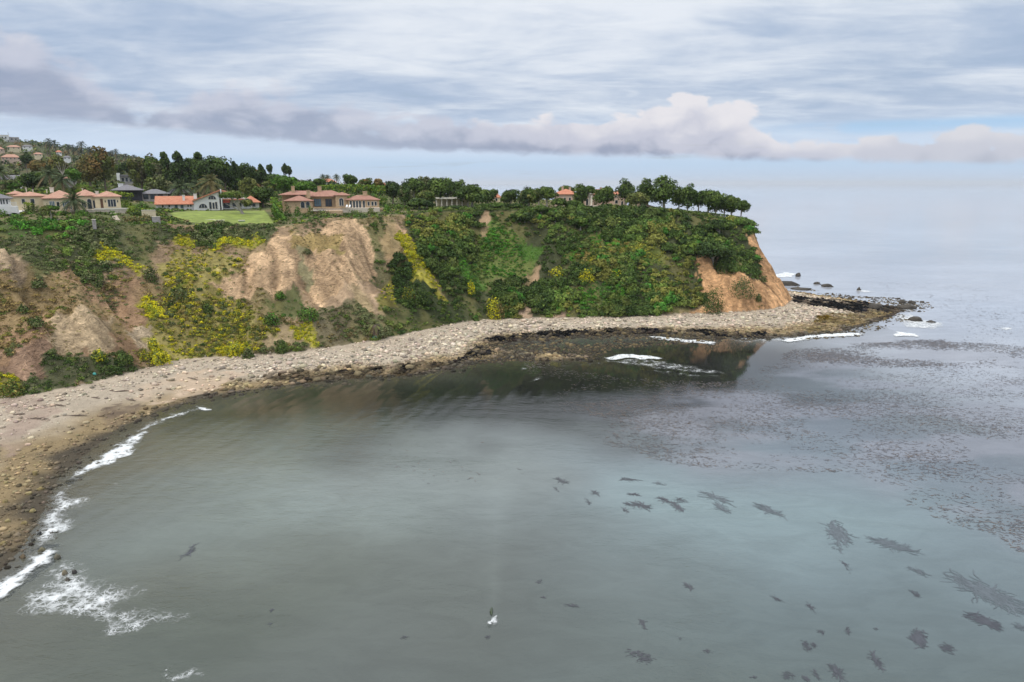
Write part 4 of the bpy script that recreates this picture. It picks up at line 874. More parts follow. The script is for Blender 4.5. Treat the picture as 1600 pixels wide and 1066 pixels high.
def palm(u, Y, vtop, wpx, label, group=None, vcrown=None, col=((.06, .085, .03), (.09, .11, .045), (.045, .065, .025)), skirt=False, nf=34, trunk_w=.35):
    r = np.random.default_rng(int(u * 17 + vtop * 3)); x, _, _ = at_depth(u, 300, Y); zb = float(hz(x, Y)); px = Y / F / .97; L = wpx * px / 2 * 1.12
    zt = at_depth(u, vtop, Y)[2]; zc = max(zt - L * .62, zb + .8); root = thing('palm_tree', (x, Y, zb), label, 'palm tree', group)
    Vs = []; Cs = []; big = Y > 650; nl = 5 if big else 13; nf = 16 if big else nf
    for k in range(nf):
        az = k * 2.39996 + r.uniform(-.2, .2); el = R(78 - 118 * (k / nf) ** .9 + r.uniform(-8, 8)); t = np.linspace(0, 1, nl); h = np.array((math.cos(az), math.sin(az), 0))
        P = (t * L * math.cos(el))[:, None] * h + np.stack([0 * t, 0 * t, L * math.sin(el) * t - L * (.34 + .25 * math.cos(el)) * t ** 2.1], 1)
        side = np.array((-math.sin(az), math.cos(az), 0)); w = L * (.17 if not big else .3) * np.sin(np.clip(t, .06, .97) * math.pi) ** .6; c = np.array(col[r.integers(len(col))])
        if k > nf * .82: c = np.array((.16, .12, .06))
        for i in range(nl - 1):
            for s in (-1, 1):
                a, b = P[i], P[i + 1]; tip = (a + b) / 2 + s * side * w[i] + np.array((0, 0, -w[i] * .55)) + (b - a) * .8
                Vs.append((a, a + (b - a) * .75, tip + (b - a) * .25, tip)); Cs.append(c * r.uniform(.75, 1.3))
    V = np.array(Vs) + np.array((0, 0, zc - zb)); link('crown', quads_mesh('crown', V, np.repeat(np.array(Cs)[:, None], 4, 1)), M['leaf'], root)
    tw = trunk_w * (1 if not big else 1.4); H = zc - zb
    link('trunk', tubes_mesh('trunk', [([(0, 0, -.4), (r.normal(0, .1), 0, H * .5), (0, 0, H * .92), (0, 0, H + .15)], [tw * 1.2, tw, tw * (1.0 if not skirt else 1.8), tw * 1.1])]), M['bark'], root)
    return root

def hedge(name, pts, Ys, vtops, thick, pal, label, cat='hedge', vbot=None, dens=5.5, ls=.38):
    """a clipped or loose hedge along a line of (pixel u, distance) points"""
    r = np.random.default_rng(int(pts[0] * 31 + vtops[0])); n = len(pts); P = np.array([at_depth(u, v, y) for u, v, y in zip(pts, vtops, Ys)]); base = hz(P[:, 0], P[:, 1]) if vbot is None else np.array([at_depth(u, v, y)[2] for u, v, y in zip(pts, vbot, Ys)])
    o = np.array((P[0, 0], P[0, 1], base[0])); root = thing(name, tuple(o), label, cat); Vs = []; Cs = []
    for i in range(n - 1):
        Lg = np.linalg.norm(P[i + 1, :2] - P[i, :2]); hh = max(.6, (P[i, 2] + P[i + 1, 2]) / 2 - (base[i] + base[i + 1]) / 2); m = int(Lg * (hh + thick) * dens) + 30
        t = r.uniform(0, 1, (m, 1)); q = dirs(m, r, .3); bz_ = base[i] + (base[i + 1] - base[i]) * t[:, 0]; tz = P[i, 2] + (P[i + 1, 2] - P[i, 2]) * t[:, 0] + .35 * (fbm(t[:, 0] * Lg * .35, t[:, 0] * 0, 3) - .5)
        s = np.sign(q) * np.abs(q) ** .45; C = P[i] * (1 - t) + P[i + 1] * t; C[:, 1] += s[:, 1] * thick / 2; C[:, 2] = (bz_ + tz) / 2 + s[:, 2] * (tz - bz_) / 2 * .97
        nn = q + r.normal(size=(m, 3)) * .45; nn /= np.linalg.norm(nn, axis=1, keepdims=True); cc = np.array(pal)[r.integers(0, len(pal), m)] * r.uniform(.75, 1.25, (m, 1))
        V, K = leaf_quads(C - o, nn, ls * r.uniform(.7, 1.3, m), cc, r); Vs.append(V); Cs.append(K)
    link('foliage', quads_mesh('foliage', Vs, Cs), M['leaf'], root); return root

def shrub(u, v, wpx, hpx, pal, label, group=None, name='shrub', cat='shrub', n=320, ls=.3, Y=None):
    """one distinct shrub whose foot is at pixel u,v"""
    r = np.random.default_rng(int(u * 7 + v * 11)); x, y, z = raycast(u, v) if Y is None else (at_depth(u, v, Y)[0], Y, float(hz(at_depth(u, v, Y)[0], Y)))
    px = y / F / .97; rx = wpx * px / 2; h = hpx * px; d = dirs(n, r, .3); d[:, 2] = np.abs(d[:, 2]) - .1; lump = 1 + .22 * np.sin(d[:, :1] * 6 + u) * np.cos(d[:, 1:2] * 5 + v)
    C = d * np.array((rx, rx * .9, h)) * r.uniform(.6, 1.05, (n, 1)) * lump; nn = d + r.normal(size=(n, 3)) * .45; nn /= np.linalg.norm(nn, axis=1, keepdims=True); cc = np.array(pal)[r.integers(0, len(pal), n)] * r.uniform(.7, 1.3, (n, 1)); fl = (cc[:, 0] > .3) & (cc[:, 2] < .06) & (r.uniform(size=n) < .35); cc[fl] = np.array((.17, .20, .045))
    V, K = leaf_quads(C, nn, ls * r.uniform(.7, 1.3, n), cc, r); root = thing(name, (x, y, z), label, cat, group); link('foliage', quads_mesh('foliage', V, K), M['leaf'], root)
    link('stem', tubes_mesh('stem', [([(0, 0, -.3), (.1, 0, h * .3), (.25 * rx, .1, h * .7)], [.12, .09, .03]), ([(0, 0, -.2), (-.1, .1, h * .3), (-.35 * rx, .1, h * .6)], [.1, .07, .03])]), M['bark'], root); return root

HP = 'umbrella pines on the headland'
for a in [
    ('umbrella_pine', 646, 395, 274, 30, 298, 'leftmost headland umbrella pine, round crown leaning over the garden', PINE, 'dome'),
    ('umbrella_pine', 681, 410, 275, 24, 300, 'half hidden umbrella pine behind the left shoulder of the tall broad one', PINE, 'dome'),
    ('umbrella_pine', 696, 398, 273, 44, 306, 'tall broad umbrella pine above the white colonnade', PINE, 'dome'),
    ('umbrella_pine', 737, 388, 284, 44, 320, 'wide domed umbrella pine reaching low, right of the colonnade', PINE, 'dome'),
    ('umbrella_pine', 798, 400, 293, 28, 313, 'small umbrella pine right of the little domed pavilion', PINE, 'dome'),
    ('umbrella_pine', 826, 392, 290, 32, 322, 'yellowish umbrella pine beside a dark conifer in the middle of the headland', OLIVE + PINE, 'dome'),
    ('umbrella_pine', 855, 385, 290, 34, 312, 'umbrella pine with a forked pale trunk left of the red roofed mansion', PINE, 'dome'),
    ('umbrella_pine', 885, 450, 291, 28, 300, 'umbrella pine crown showing just over the mansion roof', PINE, 'dome'),
    ('umbrella_pine', 907, 390, 289, 26, 322, 'narrow tall pine in front of the mansion, left of the columns', PINE, 'oval'),
    ('umbrella_pine', 921, 402, 291, 22, 302, 'small pine crown behind the narrow tall pine', PINE, 'dome'),
    ('umbrella_pine', 944, 378, 288, 38, 320, 'full round umbrella pine right of the mansion columns', PINE, 'dome'),
    ('umbrella_pine', 978, 410, 284, 34, 314, 'dark umbrella pine over the right end of the mansion', DARKC + PINE, 'round'),
    ('umbrella_pine', 995, 372, 299, 34, 318, 'low olive umbrella pine in front of the dark one', OLIVE, 'dome'),
    ('umbrella_pine', 1010, 395, 284, 26, 316, 'umbrella pine behind the biggest crown on its left', PINE, 'round'),
    ('umbrella_pine', 1039, 388, 280, 44, 322, 'biggest and tallest umbrella pine near the point', PINE, 'round'),
    ('umbrella_pine', 1076, 375, 292, 23, 330, 'narrow oval dark pine right of the biggest one', DARKC + PINE, 'oval'),
    ('umbrella_pine', 1093, 392, 299, 22, 318, 'light green pine between the narrow oval one and the paired pines', GREEN + PINE, 'round'),
    ('umbrella_pine', 1108, 385, 293, 32, 318, 'back one of the paired pines near the point', PINE, 'dome'),
    ('umbrella_pine', 1120, 372, 301, 28, 330, 'front one of the paired pines near the point', PINE, 'oval'),
    ('umbrella_pine', 1146, 370, 310, 26, 330, 'second pine from the seaward end, thin crowned', PINE, 'round'),
    ('umbrella_pine', 1160, 366, 315, 22, 333, 'last pine at the seaward end of the headland', PINE, 'round'),
    ('umbrella_pine', 762, 428, 297, 28, 312, 'pine crown between the pavilion and the wide domed pine', PINE, 'round'),
    ('umbrella_pine', 842, 432, 295, 26, 314, 'pine crown behind the gap left of the forked umbrella pine', PINE, 'round'),
    ('umbrella_pine', 662, 430, 279, 26, 304, 'hazy pine crown behind the leftmost headland pine', PINE + GREY, 'round'),
    ('umbrella_pine', 716, 425, 284, 24, 312, 'pine crown filling the gap between the two broadest left pines', PINE, 'round'),
    ('umbrella_pine', 1062, 398, 298, 22, 322, 'small pine behind the biggest one on its seaward side', PINE, 'round'),
    ('umbrella_pine', 1134, 385, 306, 22, 328, 'small pine behind the paired pines on the seaward side', PINE, 'round'),
    ('pine_tree', 655, 340, 306, 44, 333, 'dark spreading pine on the brink below the colonnade', DARKC + PINE, 'dome'),
    ('pine_tree', 666, 372, 295, 32, 320, 'yellow green bushy pine left of the colonnade', OLIVE + PINE, 'round'),
    ('pine_tree', 775, 345, 315, 52, 332, 'wide flat topped pine on the brink with a bare pale trunk', PINE, 'dome'),
    ('pine_tree', 806, 350, 318, 26, 342, 'dark pine on the brink right of the flat topped one', DARKC + PINE, 'oval'),
    ('pine_tree', 875, 352, 306, 28, 322, 'slim stemmed pine on the brink left of the mansion terrace', PINE, 'dome'),
    ('pine_tree', 896, 350, 310, 26, 326, 'slim stemmed pine on the brink with a straight pale trunk', PINE, 'dome'),
    ('pine_tree', 846, 338, 318, 24, 334, 'small pine below the forked umbrella pine, trunk showing', PINE, 'dome'),
    ('pine_tree', 868, 335, 328, 30, 348, 'bushy pine clinging to the slope under the slim stemmed pines', PINE, 'round'),
    ('pine_tree', 908, 334, 339, 28, 355, 'light green pine clinging to the slope below the mansion', GREEN + PINE, 'round'),
    ('pine_tree', 820, 333, 330, 36, 356, 'dark bushy pine on the upper slope of the middle headland', DARKC + PINE, 'round'),
    ('pine_tree', 712, 338, 326, 40, 340, 'low spreading pine on the brink under the colonnade', DARKC + PINE, 'dome'),
    ('pine_tree', 1128, 340, 338, 50, 362, 'broad wind flattened thicket pine on the brink near the point', DARKC + PINE, 'dome'),
    ('pine_tree', 1120, 325, 372, 60, 402, 'broad dark wind flattened pine halfway down the seaward slope', DARKC + PINE, 'dome')]:
    if a[0] == 'umbrella_pine': a = a[:3] + (a[3] - 4,) + a[4:]
    if a[0] == 'umbrella_pine': a = a[:4] + (a[4] * (1.0 if 840 < a[1] < 990 else 1.22), min(a[5] + (2 if 840 < a[1] < 990 else 7), 334)) + a[6:]
    tree(*a, group=HP if a[0] == 'umbrella_pine' else 'pines clinging to the brink', bark='palebark')
tree('conifer', 613, 385, 280, 30, 316, 'dark bushy conifer right of the arcaded villa', DARKC, 'oval')
tree('conifer', 819, 384, 300, 16, 326, 'dark conifer against the yellowish umbrella pine', DARKC, 'cone')
tree('conifer', 767, 420, 299, 12, 314, 'small dark conifer left of the domed pavilion', DARKC, 'oval')
tree('shade_tree', 632, 372, 292, 26, 318, 'grey green tree right of the dark bushy conifer', GREY + PINE, 'round')

# the dark wood behind the white house
DW = 'tall dark conifers behind the white house'
for a in [(241, 425, 236, 26, 290, 'greyish conifer leftmost in the dark wood behind the white house', GREY + PINE, 'oval'), (222, 430, 240, 28, 295, 'open grey green eucalyptus left of the dark wood', GREY + OLIVE, 'loose'), (262, 440, 240, 22, 285, 'slim conifer second from the left in the dark wood', DARKC + PINE, 'cone'),
          (282, 430, 239, 26, 288, 'dark conifer above the fan palm left of the white house', DARKC, 'cone'), (298, 445, 241, 22, 285, 'dark conifer between two taller ones', DARKC, 'oval'), (314, 435, 240, 24, 288, 'dark conifer left of the tallest round crown', DARKC + PINE, 'cone'),
          (334, 425, 237, 46, 285, 'tallest broad round crown of the dark wood', PINE + DARKC, 'round'), (352, 430, 250, 26, 290, 'dark conifer just right of the tallest crown', DARKC, 'oval'), (370, 435, 251, 20, 295, 'pointed dark conifer in the right part of the wood', DARKC + PINE, 'cone'),
          (388, 440, 254, 26, 290, 'broad dark conifer near the right end of the wood', DARKC + PINE, 'oval'), (401, 450, 258, 18, 290, 'small brownish conifer at the right end of the wood', DARKC + BROWN, 'oval'), (411, 445, 258, 16, 288, 'slim conifer at the right end of the wood', DARKC, 'cone'),
          (424, 560, 255, 10, 272, 'lone narrow tree rising on the skyline right of the wood', DARKC, 'oval'), (447, 560, 255, 11, 274, 'left one of two narrow skyline trees', DARKC, 'oval'), (454, 565, 258, 9, 276, 'right one of two narrow skyline trees', DARKC, 'oval'),
          (300, 470, 247, 40, 290, 'dark crown filling the back of the wood at left', DARKC, 'round'), (360, 470, 256, 40, 290, 'dark crown filling the back of the wood at right', DARKC, 'round'), (430, 470, 270, 40, 292, 'dark round tree behind the round olive trees', DARKC + GREEN, 'round')]:
    a = a[:3] + (a[3] * 1.25 if a[1] < 500 else a[3],) + a[4:]
    tree('conifer', *a, group=DW)
for a in [('shade_tree', 250, 385, 272, 38, 305, 'round olive grey tree over the dark roofed house', GREY + OLIVE, 'round'), ('shade_tree', 391, 372, 275, 32, 306, 'pale olive tree right of the white house gable', OLIVE, 'round'), ('shade_tree', 424, 380, 281, 22, 300, 'pale round tree between the white house and the villa', OLIVE + GREEN, 'round'),
          ('shade_tree', 410, 352, 288, 42, 326, 'dark spreading tree between the white house and the villa', DARKC + PINE, 'round'), ('shade_tree', 448, 400, 274, 40, 300, 'bright green round tree behind the left end of the villa', GREEN, 'round'), ('shade_tree', 474, 395, 278, 40, 300, 'bright green spreading tree behind the villa chimneys', GREEN, 'dome'),
          ('shade_tree', 549, 470, 270, 26, 290, 'round dark tree on the skyline behind the villa', PINE, 'round'), ('shade_tree', 500, 480, 278, 24, 290, 'dark green tree behind the villa left of the far red roof', GREEN + PINE, 'round'), ('shade_tree', 573, 480, 277, 24, 292, 'brownish tree right of the round skyline tree', BROWN + PINE, 'round'), ('shade_tree', 592, 470, 279, 18, 294, 'reddish brown tree by the small orange roof', BROWN, 'round'),
          ('shade_tree', 143, 405, 241, 38, 290, 'tall rusty brown tree at left behind the tan villa', BROWN, 'oval'), ('shade_tree', 166, 412, 228, 32, 294, 'tallest olive brown tree beside the rusty one', OLIVE + BROWN, 'loose'), ('shade_tree', 66, 430, 249, 24, 272, 'small rust coloured tree on the left hillside', BROWN, 'round'), ('shade_tree', 95, 440, 243, 32, 275, 'brown crowned tree above the bare white branches', BROWN + OLIVE, 'round'),
          ('shade_tree', 52, 345, 266, 40, 300, 'dark green spreading tree behind the tan villa', PINE + DARKC, 'round'), ('shade_tree', 18, 330, 280, 36, 305, 'green tree at the left edge behind the cottage', GREEN + GREY, 'round'), ('shade_tree', 118, 380, 258, 24, 285, 'bright green round tree behind the two villa palms', GREEN, 'round'), ('shade_tree', 128, 330, 284, 34, 305, 'yellow green bushy tree behind the tan villa roof', YGREEN + OLIVE, 'dome'),
          ('shade_tree', 48, 560, 238, 18, 258, 'dark round tree by the pink hillside house', DARKC, 'round'), ('shade_tree', 205, 520, 250, 30, 275, 'dark round tree on the hillside above the grey flat roof', DARKC + PINE, 'round'), ('shade_tree', 185, 520, 256, 22, 275, 'green hillside tree left of the dark round one', PINE, 'round'), ('shade_tree', 100, 560, 256, 22, 270, 'hillside tree with yellowish crown', OLIVE, 'round')]:
    tree(*a)
# bare white tree
def bare_tree():
    u, Y = 97, 400; x, _, _ = at_depth(u, 270, Y); zb = float(hz(x, Y)); zt = at_depth(u, 252, Y)[2]; H = zt - zb; root = thing('bare_tree', (x, Y, zb), 'leafless tree with forked white branches on the left hillside', 'tree')
    tb_ = [([(0, 0, -.3), (.2, 0, H * .45), (.1, 0, H * .62)], [.4, .32, .26])]
    for dx, hh in ((-3.2, .95), (-1.4, 1.0), (1.2, .92), (3.0, .98), (4.2, .85)): tb_.append(([(.1, 0, H * .55), (dx * .5, .2, H * .72), (dx, .3, H * hh)], [.17, .12, .05]))
    link('trunk', tubes_mesh('trunk', tb_), M['palebark'], root)
bare_tree()
# windswept tree on the lawn
def windswept():
    r = np.random.default_rng(8); Y = 312; x0, _, z0 = at_depth(380, 334, Y); zb = float(hz(x0, Y)); root = thing('windswept_tree', (x0, Y, zb), 'windswept tree with twisted grey trunk leaning left over the lawn', 'tree')
    P = lambda u, v: np.array(at_depth(u, v, Y)) - np.array((x0, Y, zb)); a = P(380, 336); a[2] = -.4
    link('trunk', tubes_mesh('trunk', [([a, P(376, 328), P(368, 318), P(360, 308)], [.75, .6, .42, .2]), ([P(376, 328), P(371, 312), P(372, 304)], [.45, .3, .15]), ([P(378, 331), P(366, 325), P(352, 318)], [.4, .25, .1]), ([P(370, 319), P(382, 312), P(388, 310)], [.3, .2, .1])]), M['palebark'], root)
    Vs = crown_mesh(P(362, 305), 6.2, 4.2, 2.7, 'dome', 24, 90, .36, OLIVE + MG + PINE, r); link('crown', Vs, M['leaf'], root)
    link('crown', crown_mesh(P(385, 316), 3.2, 3.0, 2.2, 'round', 14, 80, .34, OLIVE + PINE, r), M['leaf'], root)
windswept()
def windswept_left():
    r = np.random.default_rng(9); Y = 244; x0, _, _ = at_depth(68, 362, Y); zb = float(hz(x0, Y)); root = thing('windswept_tree', (x0, Y, zb), 'windswept dark green cypress with bare curved trunk below the tan villa', 'tree')
    P = lambda u, v: np.array(at_depth(u, v, Y)) - np.array((x0, Y, zb)); a = P(68, 362); a[2] = -.4
    link('trunk', tubes_mesh('trunk', [([a, P(72, 352), P(84, 346), P(94, 342)], [.4, .34, .25, .12]), ([P(80, 348), P(80, 336), P(78, 328)], [.25, .18, .1])]), M['palebark'], root)
    for (u, v, w, h) in ((80, 326, 3.6, 1.7), (98, 334, 2.4, 1.2), (45, 348, 4.0, 1.6), (88, 352, 3.6, 1.5), (105, 350, 1.8, 2.0)): link('crown', crown_mesh(P(u, v), w, w * .9, h, 'dome', 11, 70, .3, GREEN + DG + OLIVE, r), M['leaf'], root)
windswept_left()

palm(113, 266, 298, 40, 'tall front palm with a straight trunk before the tan villa', nf=40, trunk_w=.36)
palm(80, 345, 257, 38, 'palm with olive brown crown behind the tan villa, left of a greener palm'); palm(99, 325, 268, 34, 'greener bushy palm behind the tan villa roof')
palm(3, 350, 254, 40, 'palm cut by the left edge of the photo')
palm(283, 368, 279, 38, 'palm behind the left wing of the white house, alone', nf=44); palm(330, 372, 269, 40, 'big golden palm behind the white house gable', nf=48, col=((.11, .11, .035), (.09, .11, .04), (.14, .115, .04))); palm(310, 380, 278, 32, 'darker palm half behind the golden palm', nf=40)
for u, vt, Y in ((506, 271, 600), (513, 272, 610), (527, 271, 620)): palm(u, Y, vt, 13, 'small dark palm on the skyline by the far red roof', 'skyline palms behind the villa', trunk_w=.3)
RP = 'palms along the left ridge'
for u, vt, w, lab in ((87, 216, 9, 'left palm of the tall pair on the ridge'), (96, 219, 11, 'right palm of the tall pair on the ridge'), (137, 220, 10, 'tallest lone palm on the ridge'), (116, 225, 9, 'left one of two low palms between the ridge pair and the lone palm'), (123, 226, 7, 'right one of two low palms between the ridge pair and the lone palm'), (131, 228, 10, 'bushy palm touching the lone palm'),
                      (148, 229, 11, 'low wide palm right of the lone palm'), (178, 236, 9, 'low palm left in the right hand ridge group'), (183, 235, 6, 'middle palm of the right hand ridge group'), (189, 233, 8, 'tallest palm of the right hand ridge group'), (203, 240, 8, 'small far palm near the right end of the ridge'), (216, 242, 7, 'last far palm on the right end of the ridge'), (83, 224, 5, 'tiny palm left of the tall pair')): palm(u, 1050, vt - 1, w * 1.45, lab, RP, col=((.03, .045, .024), (.04, .055, .03)))

# woods on the far hillside and between the houses: one mass
def hillside_wood():
    r = np.random.default_rng(61); Vs = []; Cs = []; N = 0
    x = r.uniform(-1900, 120, 9000); y = r.uniform(430, 1900, 9000); ok = hz(x, y) > 30
    u = x / y; ok &= (u > -1.7) & (u < -.02) & (r.uniform(size=9000) < np.where(y < 800, .9, .55)) & ~((y < 620) & (u > -.2) & (hz(x, y) < 46))
    x, y = x[ok], y[ok]; z = hz(x, y); n = len(x); R_ = r.uniform(2.0, 4.6, n) * np.where(y > 900, 1.15, 1.0); pal = np.array(DARKC + PINE + OLIVE + BROWN[:1] + GREY); c = pal[r.integers(0, len(pal), n)]
    per = 26; idx = np.repeat(np.arange(n), per); d = dirs(n * per, r, .4); C = np.stack([x, y, z + R_ * .7], 1)[idx] + d * R_[idx][:, None] * np.array((1, 1, .9)) * r.uniform(.7, 1.05, (n * per, 1))
    nn = d + r.normal(size=d.shape) * .4; nn /= np.linalg.norm(nn, axis=1, keepdims=True); V, K = leaf_quads(C, nn, R_[idx] * .33, c[idx] * r.uniform(.7, 1.3, (n * per, 1)), r)
    tag(link('hillside_woodland', quads_mesh('hillside_woodland', V, K), M['leaf']), 'mixed dark trees and gardens covering the far hillside at left', 'woodland', kind='stuff')
hillside_wood()

# ------------------------------------------------------------------ houses
class House:
    """facade coordinates: pixel columns and rows at distance Y become metres"""
    def __init__(s, name, u, vbase, Y, label, cat='house'):
        s.Y = Y; x, _, _ = at_depth(u, vbase, Y); s.root = thing(name, (x, Y, at_depth(u, vbase, Y)[2]), label, cat); s.zb = at_depth(u, vbase, Y)[2]
        s.th = math.atan2(-x, Y) * .9 if u < 620 else 0.0; s.o = (x, Y); s.root.rotation_euler = (0, 0, s.th)
    def x(s, u):
        dx, dy, _ = (float(c) for c in ray(u, 305)); e = (math.cos(s.th), math.sin(s.th))
        return s.o[0] + (dx * s.o[1] - dy * s.o[0]) / (dy * e[0] - dx * e[1])
    def z(s, v): return at_depth(800, v, s.Y)[2]
    def box(s, name, u0, u1, v0, v1, d0, d1, mat, parent=None, down=0.0):
        m = MB(); m.box(s.x(u0), s.x(u1), s.Y + d0, s.Y + d1, s.z(v1) - down, s.z(v0)); return m.build(name, M[mat], parent or s.root)
    def hip(s, u0, u1, ve, vr, d0, d1, mat, over=.7):
        m = MB(); m.hip(s.x(u0) - over, s.x(u1) + over, s.Y + d0 - over, s.Y + d1 + over, s.z(ve) + .02, s.z(vr)); return m.build('roof', M[mat], s.root)
    def win(s, u0, u1, v0, v1, d=0.0, arch=False, glass='glass', frame='trim', name='window', fw=.16, bars=0):
        a = MB(); x0, x1, z0, z1 = s.x(u0), s.x(u1), s.z(v1), s.z(v0); y = s.Y + d
        (a.arch if arch else a.box)(x0 - fw, x1 + fw, y - .10, y + .05, z0 - fw, z1 + fw); f = a.build(name, M[frame], s.root)
        b = MB(); (b.arch if arch else b.box)(x0, x1, y - .14, y - .02, z0, z1); b.build('pane', M[glass], f)
        if bars:
            c = MB()
            for k in range(1, bars + 1): xx = x0 + (x1 - x0) * k / (bars + 1); c.box(xx - .06, xx + .06, y - .19, y - .145, z0, z1 - (.25 * (z1 - z0) if arch else 0))
            c.build('mullion', M[frame], f)
        return f
    def chimney(s, u0, u1, v0, v1, d, mat, roof, cap=True):
        c = s.box('chimney', u0, u1, v0 + .8, v1, d, d + s.x(u1) - s.x(u0), mat, roof)
        m = MB(); m.box(s.x(u0) - .15, s.x(u1) + .15, s.Y + d - .15, s.Y + d + s.x(u1) - s.x(u0) + .15, s.z(v0 + .8) + .0, s.z(v0)); m.build('chimney_cap', M[mat], roof)

# tan villa at left
h = House('villa', 110, 329, 272, 'long cream walled villa with pale clay hip roofs at left, palm in front')
h.box('wall', 147, 187, 307.5, 328.5, 0, 11, 'cream', down=1.5); h.box('wall', 117, 147, 306, 328.5, 2.5, 12, 'cream', down=1.5); h.box('wall', 66, 117, 309.5, 329, -1, 11, 'cream', down=1.5); h.box('wall', 18, 66, 306, 322, 5, 15, 'cream', down=2)
r1 = h.hip(147, 187, 307.5, 299, 0, 11, 'roof_tan'); r2 = h.hip(114, 150, 306, 296.5, 2.5, 14, 'roof_tan'); r3 = h.hip(66, 117, 309.5, 297.5, -1, 12, 'roof_tan'); r4 = h.hip(18, 66, 306, 299.5, 5, 15, 'roof_tan'); r5 = h.hip(6, 26, 303, 298.5, 12, 20, 'roof_tan')
h.box('wall', 7, 25, 303, 320, 12.2, 19.8, 'cream', down=2)
for u0, u1, v0, v1, d, rf in ((77, 83, 293, 301, 5, r3), (149, 154, 299, 305, 3, r1), (16, 17.3, 297, 301, 14, r5), (47.5, 48.8, 296.5, 301, 9, r4), (71, 72.3, 296, 302, 6, r3), (128, 129.3, 295, 300, 7, r2), (168, 169.3, 299.5, 303, 5, r1), (36, 37.4, 293.5, 301, 11, r4)): h.chimney(u0, u1, v0, v1, d, 'trim', rf)
h.win(167, 179.5, 312.5, 324, 0, bars=2, frame='trim'); h.win(134.5, 141, 311.5, 327, 2.5, True); h.win(125.5, 131.5, 315, 325, 2.5, bars=1); h.win(143.3, 146.3, 314, 326, 2.5); h.win(96.5, 110, 315, 327, -1, bars=4, glass='bglass'); h.win(76, 83.5, 314.5, 323, -1, bars=2, glass='bglass'); h.win(87, 91, 315.5, 323, -1)
h.win(156, 158.8, 312, 327.5, 0, frame='wood', name='door', glass='wood'); h.win(162.6, 163.8, 314, 317, 0, frame='iron', name='wall_lamp', fw=.05); h.win(182, 183.2, 314, 317, 0, frame='iron', name='wall_lamp', fw=.05); h.win(30, 35, 311, 318, 5); h.win(44, 50, 311, 318, 5)
h.box('terrace', 100, 197, 327.8, 332, -5, 0 - 1.02, 'paving', down=1.5); h.box('parapet', 145, 198, 325.6, 327.8, -5.2, -4.8, 'trim')
def steps(name, pts, label, mat='paving', wid=1.8, n=16):
    m = MB(); W = [np.array(raycast(u, v)) for u, v in pts]; o = W[0]; root = thing(name, tuple(o), label, 'steps')
    for a, b in zip(W[:-1], W[1:]):
        for k in range(n):
            p = a + (b - a) * k / n; q = a + (b - a) * (k + 1) / n; z = max(p[2], q[2]) + .25; d = (b - a)[:2] / (np.linalg.norm((b - a)[:2]) + 1e-9); nn = np.array((-d[1], d[0])) * wid / 2
            c = [(p[0] - nn[0], p[1] - nn[1]), (p[0] + nn[0], p[1] + nn[1]), (q[0] + nn[0], q[1] + nn[1]), (q[0] - nn[0], q[1] - nn[1])]
            m.solid([(x, y, z - 1.2) for x, y in c] + [(x, y, z) for x, y in c], [(0, 1, 2, 3), (4, 5, 6, 7), (0, 1, 5, 4), (1, 2, 6, 5), (2, 3, 7, 6), (3, 0, 4, 7)])
    m.build('treads', M[mat], root)
steps('garden_steps', [(176, 333), (181, 342), (188, 351)], 'pale garden steps running down from the tan villa')
# white cottage at the left edge
h = House('cottage', 5, 331, 250, 'white cottage with grey hip roof cut by the left edge'); h.box('wall', -30, 12.5, 310, 322, 0, 9, 'white'); h.box('foundation', -30, 14, 322, 328, -1.0, 9, 'white', down=1.5)
h.hip(-31, 13.5, 310, 301, 0, 9, 'roof_grey'); [h.win(u, u + 2.2, 311.8, 319, 0, frame='white') for u in (-14, -10, -5, -1, 3.2, 8.2)]
def balustrade(hh, u0, u1, v0, v1, d):
    m = MB(); m.box(hh.x(u0), hh.x(u1), hh.Y + d, hh.Y + d + .12, hh.z(v0) - .12, hh.z(v0))
    for k in range(9): xx = hh.x(u0) + (hh.x(u1) - hh.x(u0)) * k / 8; m.box(xx - .05, xx + .05, hh.Y + d + .02, hh.Y + d + .1, hh.z(v1), hh.z(v0) - .12)
    m.build('balustrade', M['white'], hh.root)
balustrade(h, 12.5, 24, 316, 323, -1.2); h.box('landing', 13, 24, 323, 326, -1.4, 6, 'white', down=1.5)
steps('garden_steps', [(33, 324), (33, 331), (20, 337)], 'white curved garden steps beside the cottage', 'white', 2.2, 10)
# dark house
h = House('dark_house', 205, 312, 360, 'dark walled house under a low grey pyramid roof with white chimney'); h.box('wall', 184, 222, 297, 312, 0, 14, 'dark', down=2); rf = h.hip(176, 222, 297, 288.5, -2, 15, 'roof_grey', .8); h.chimney(185, 193, 286.8, 294, 6, 'white', rf)
h.box('wall', 222, 262, 303, 312, 1, 11, 'stone', down=2); h.hip(219, 264, 303, 296, 1, 12, 'roof_grey', .8); [h.win(u, u + 7, 304.5, 311, 1, frame='dark') for u in (224, 235, 247)]; [h.win(u, u + 6, 300, 309, 0, frame='dark') for u in (188, 198, 209)]
h = House('grey_roofed_house', 270, 308, 385, 'low pale house with grey roof peeping between palms behind the white house'); h.box('wall', 258, 298, 301.5, 310, 0, 9, 'stone', down=2); h.hip(255, 300, 301.5, 295, 0, 10, 'roof_grey', .8); [h.win(u, u + 6, 303, 308, 0, frame='dark') for u in (263, 274, 286)]
h = House('hillside_house', 198, 286, 470, 'pale two level house with flat grey roof in the trees above the dark house'); h.box('wall', 188, 210, 276, 288, 0, 9, 'stone', down=3); h.box('roof', 186, 211, 273, 276.3, -1, 10, 'roof_grey'); h.box('wall', 186, 191, 270.5, 288, -1.2, 3, 'white'); [h.win(u, u + 4, 278, 284, 0, frame='white') for u in (193, 199, 205)]
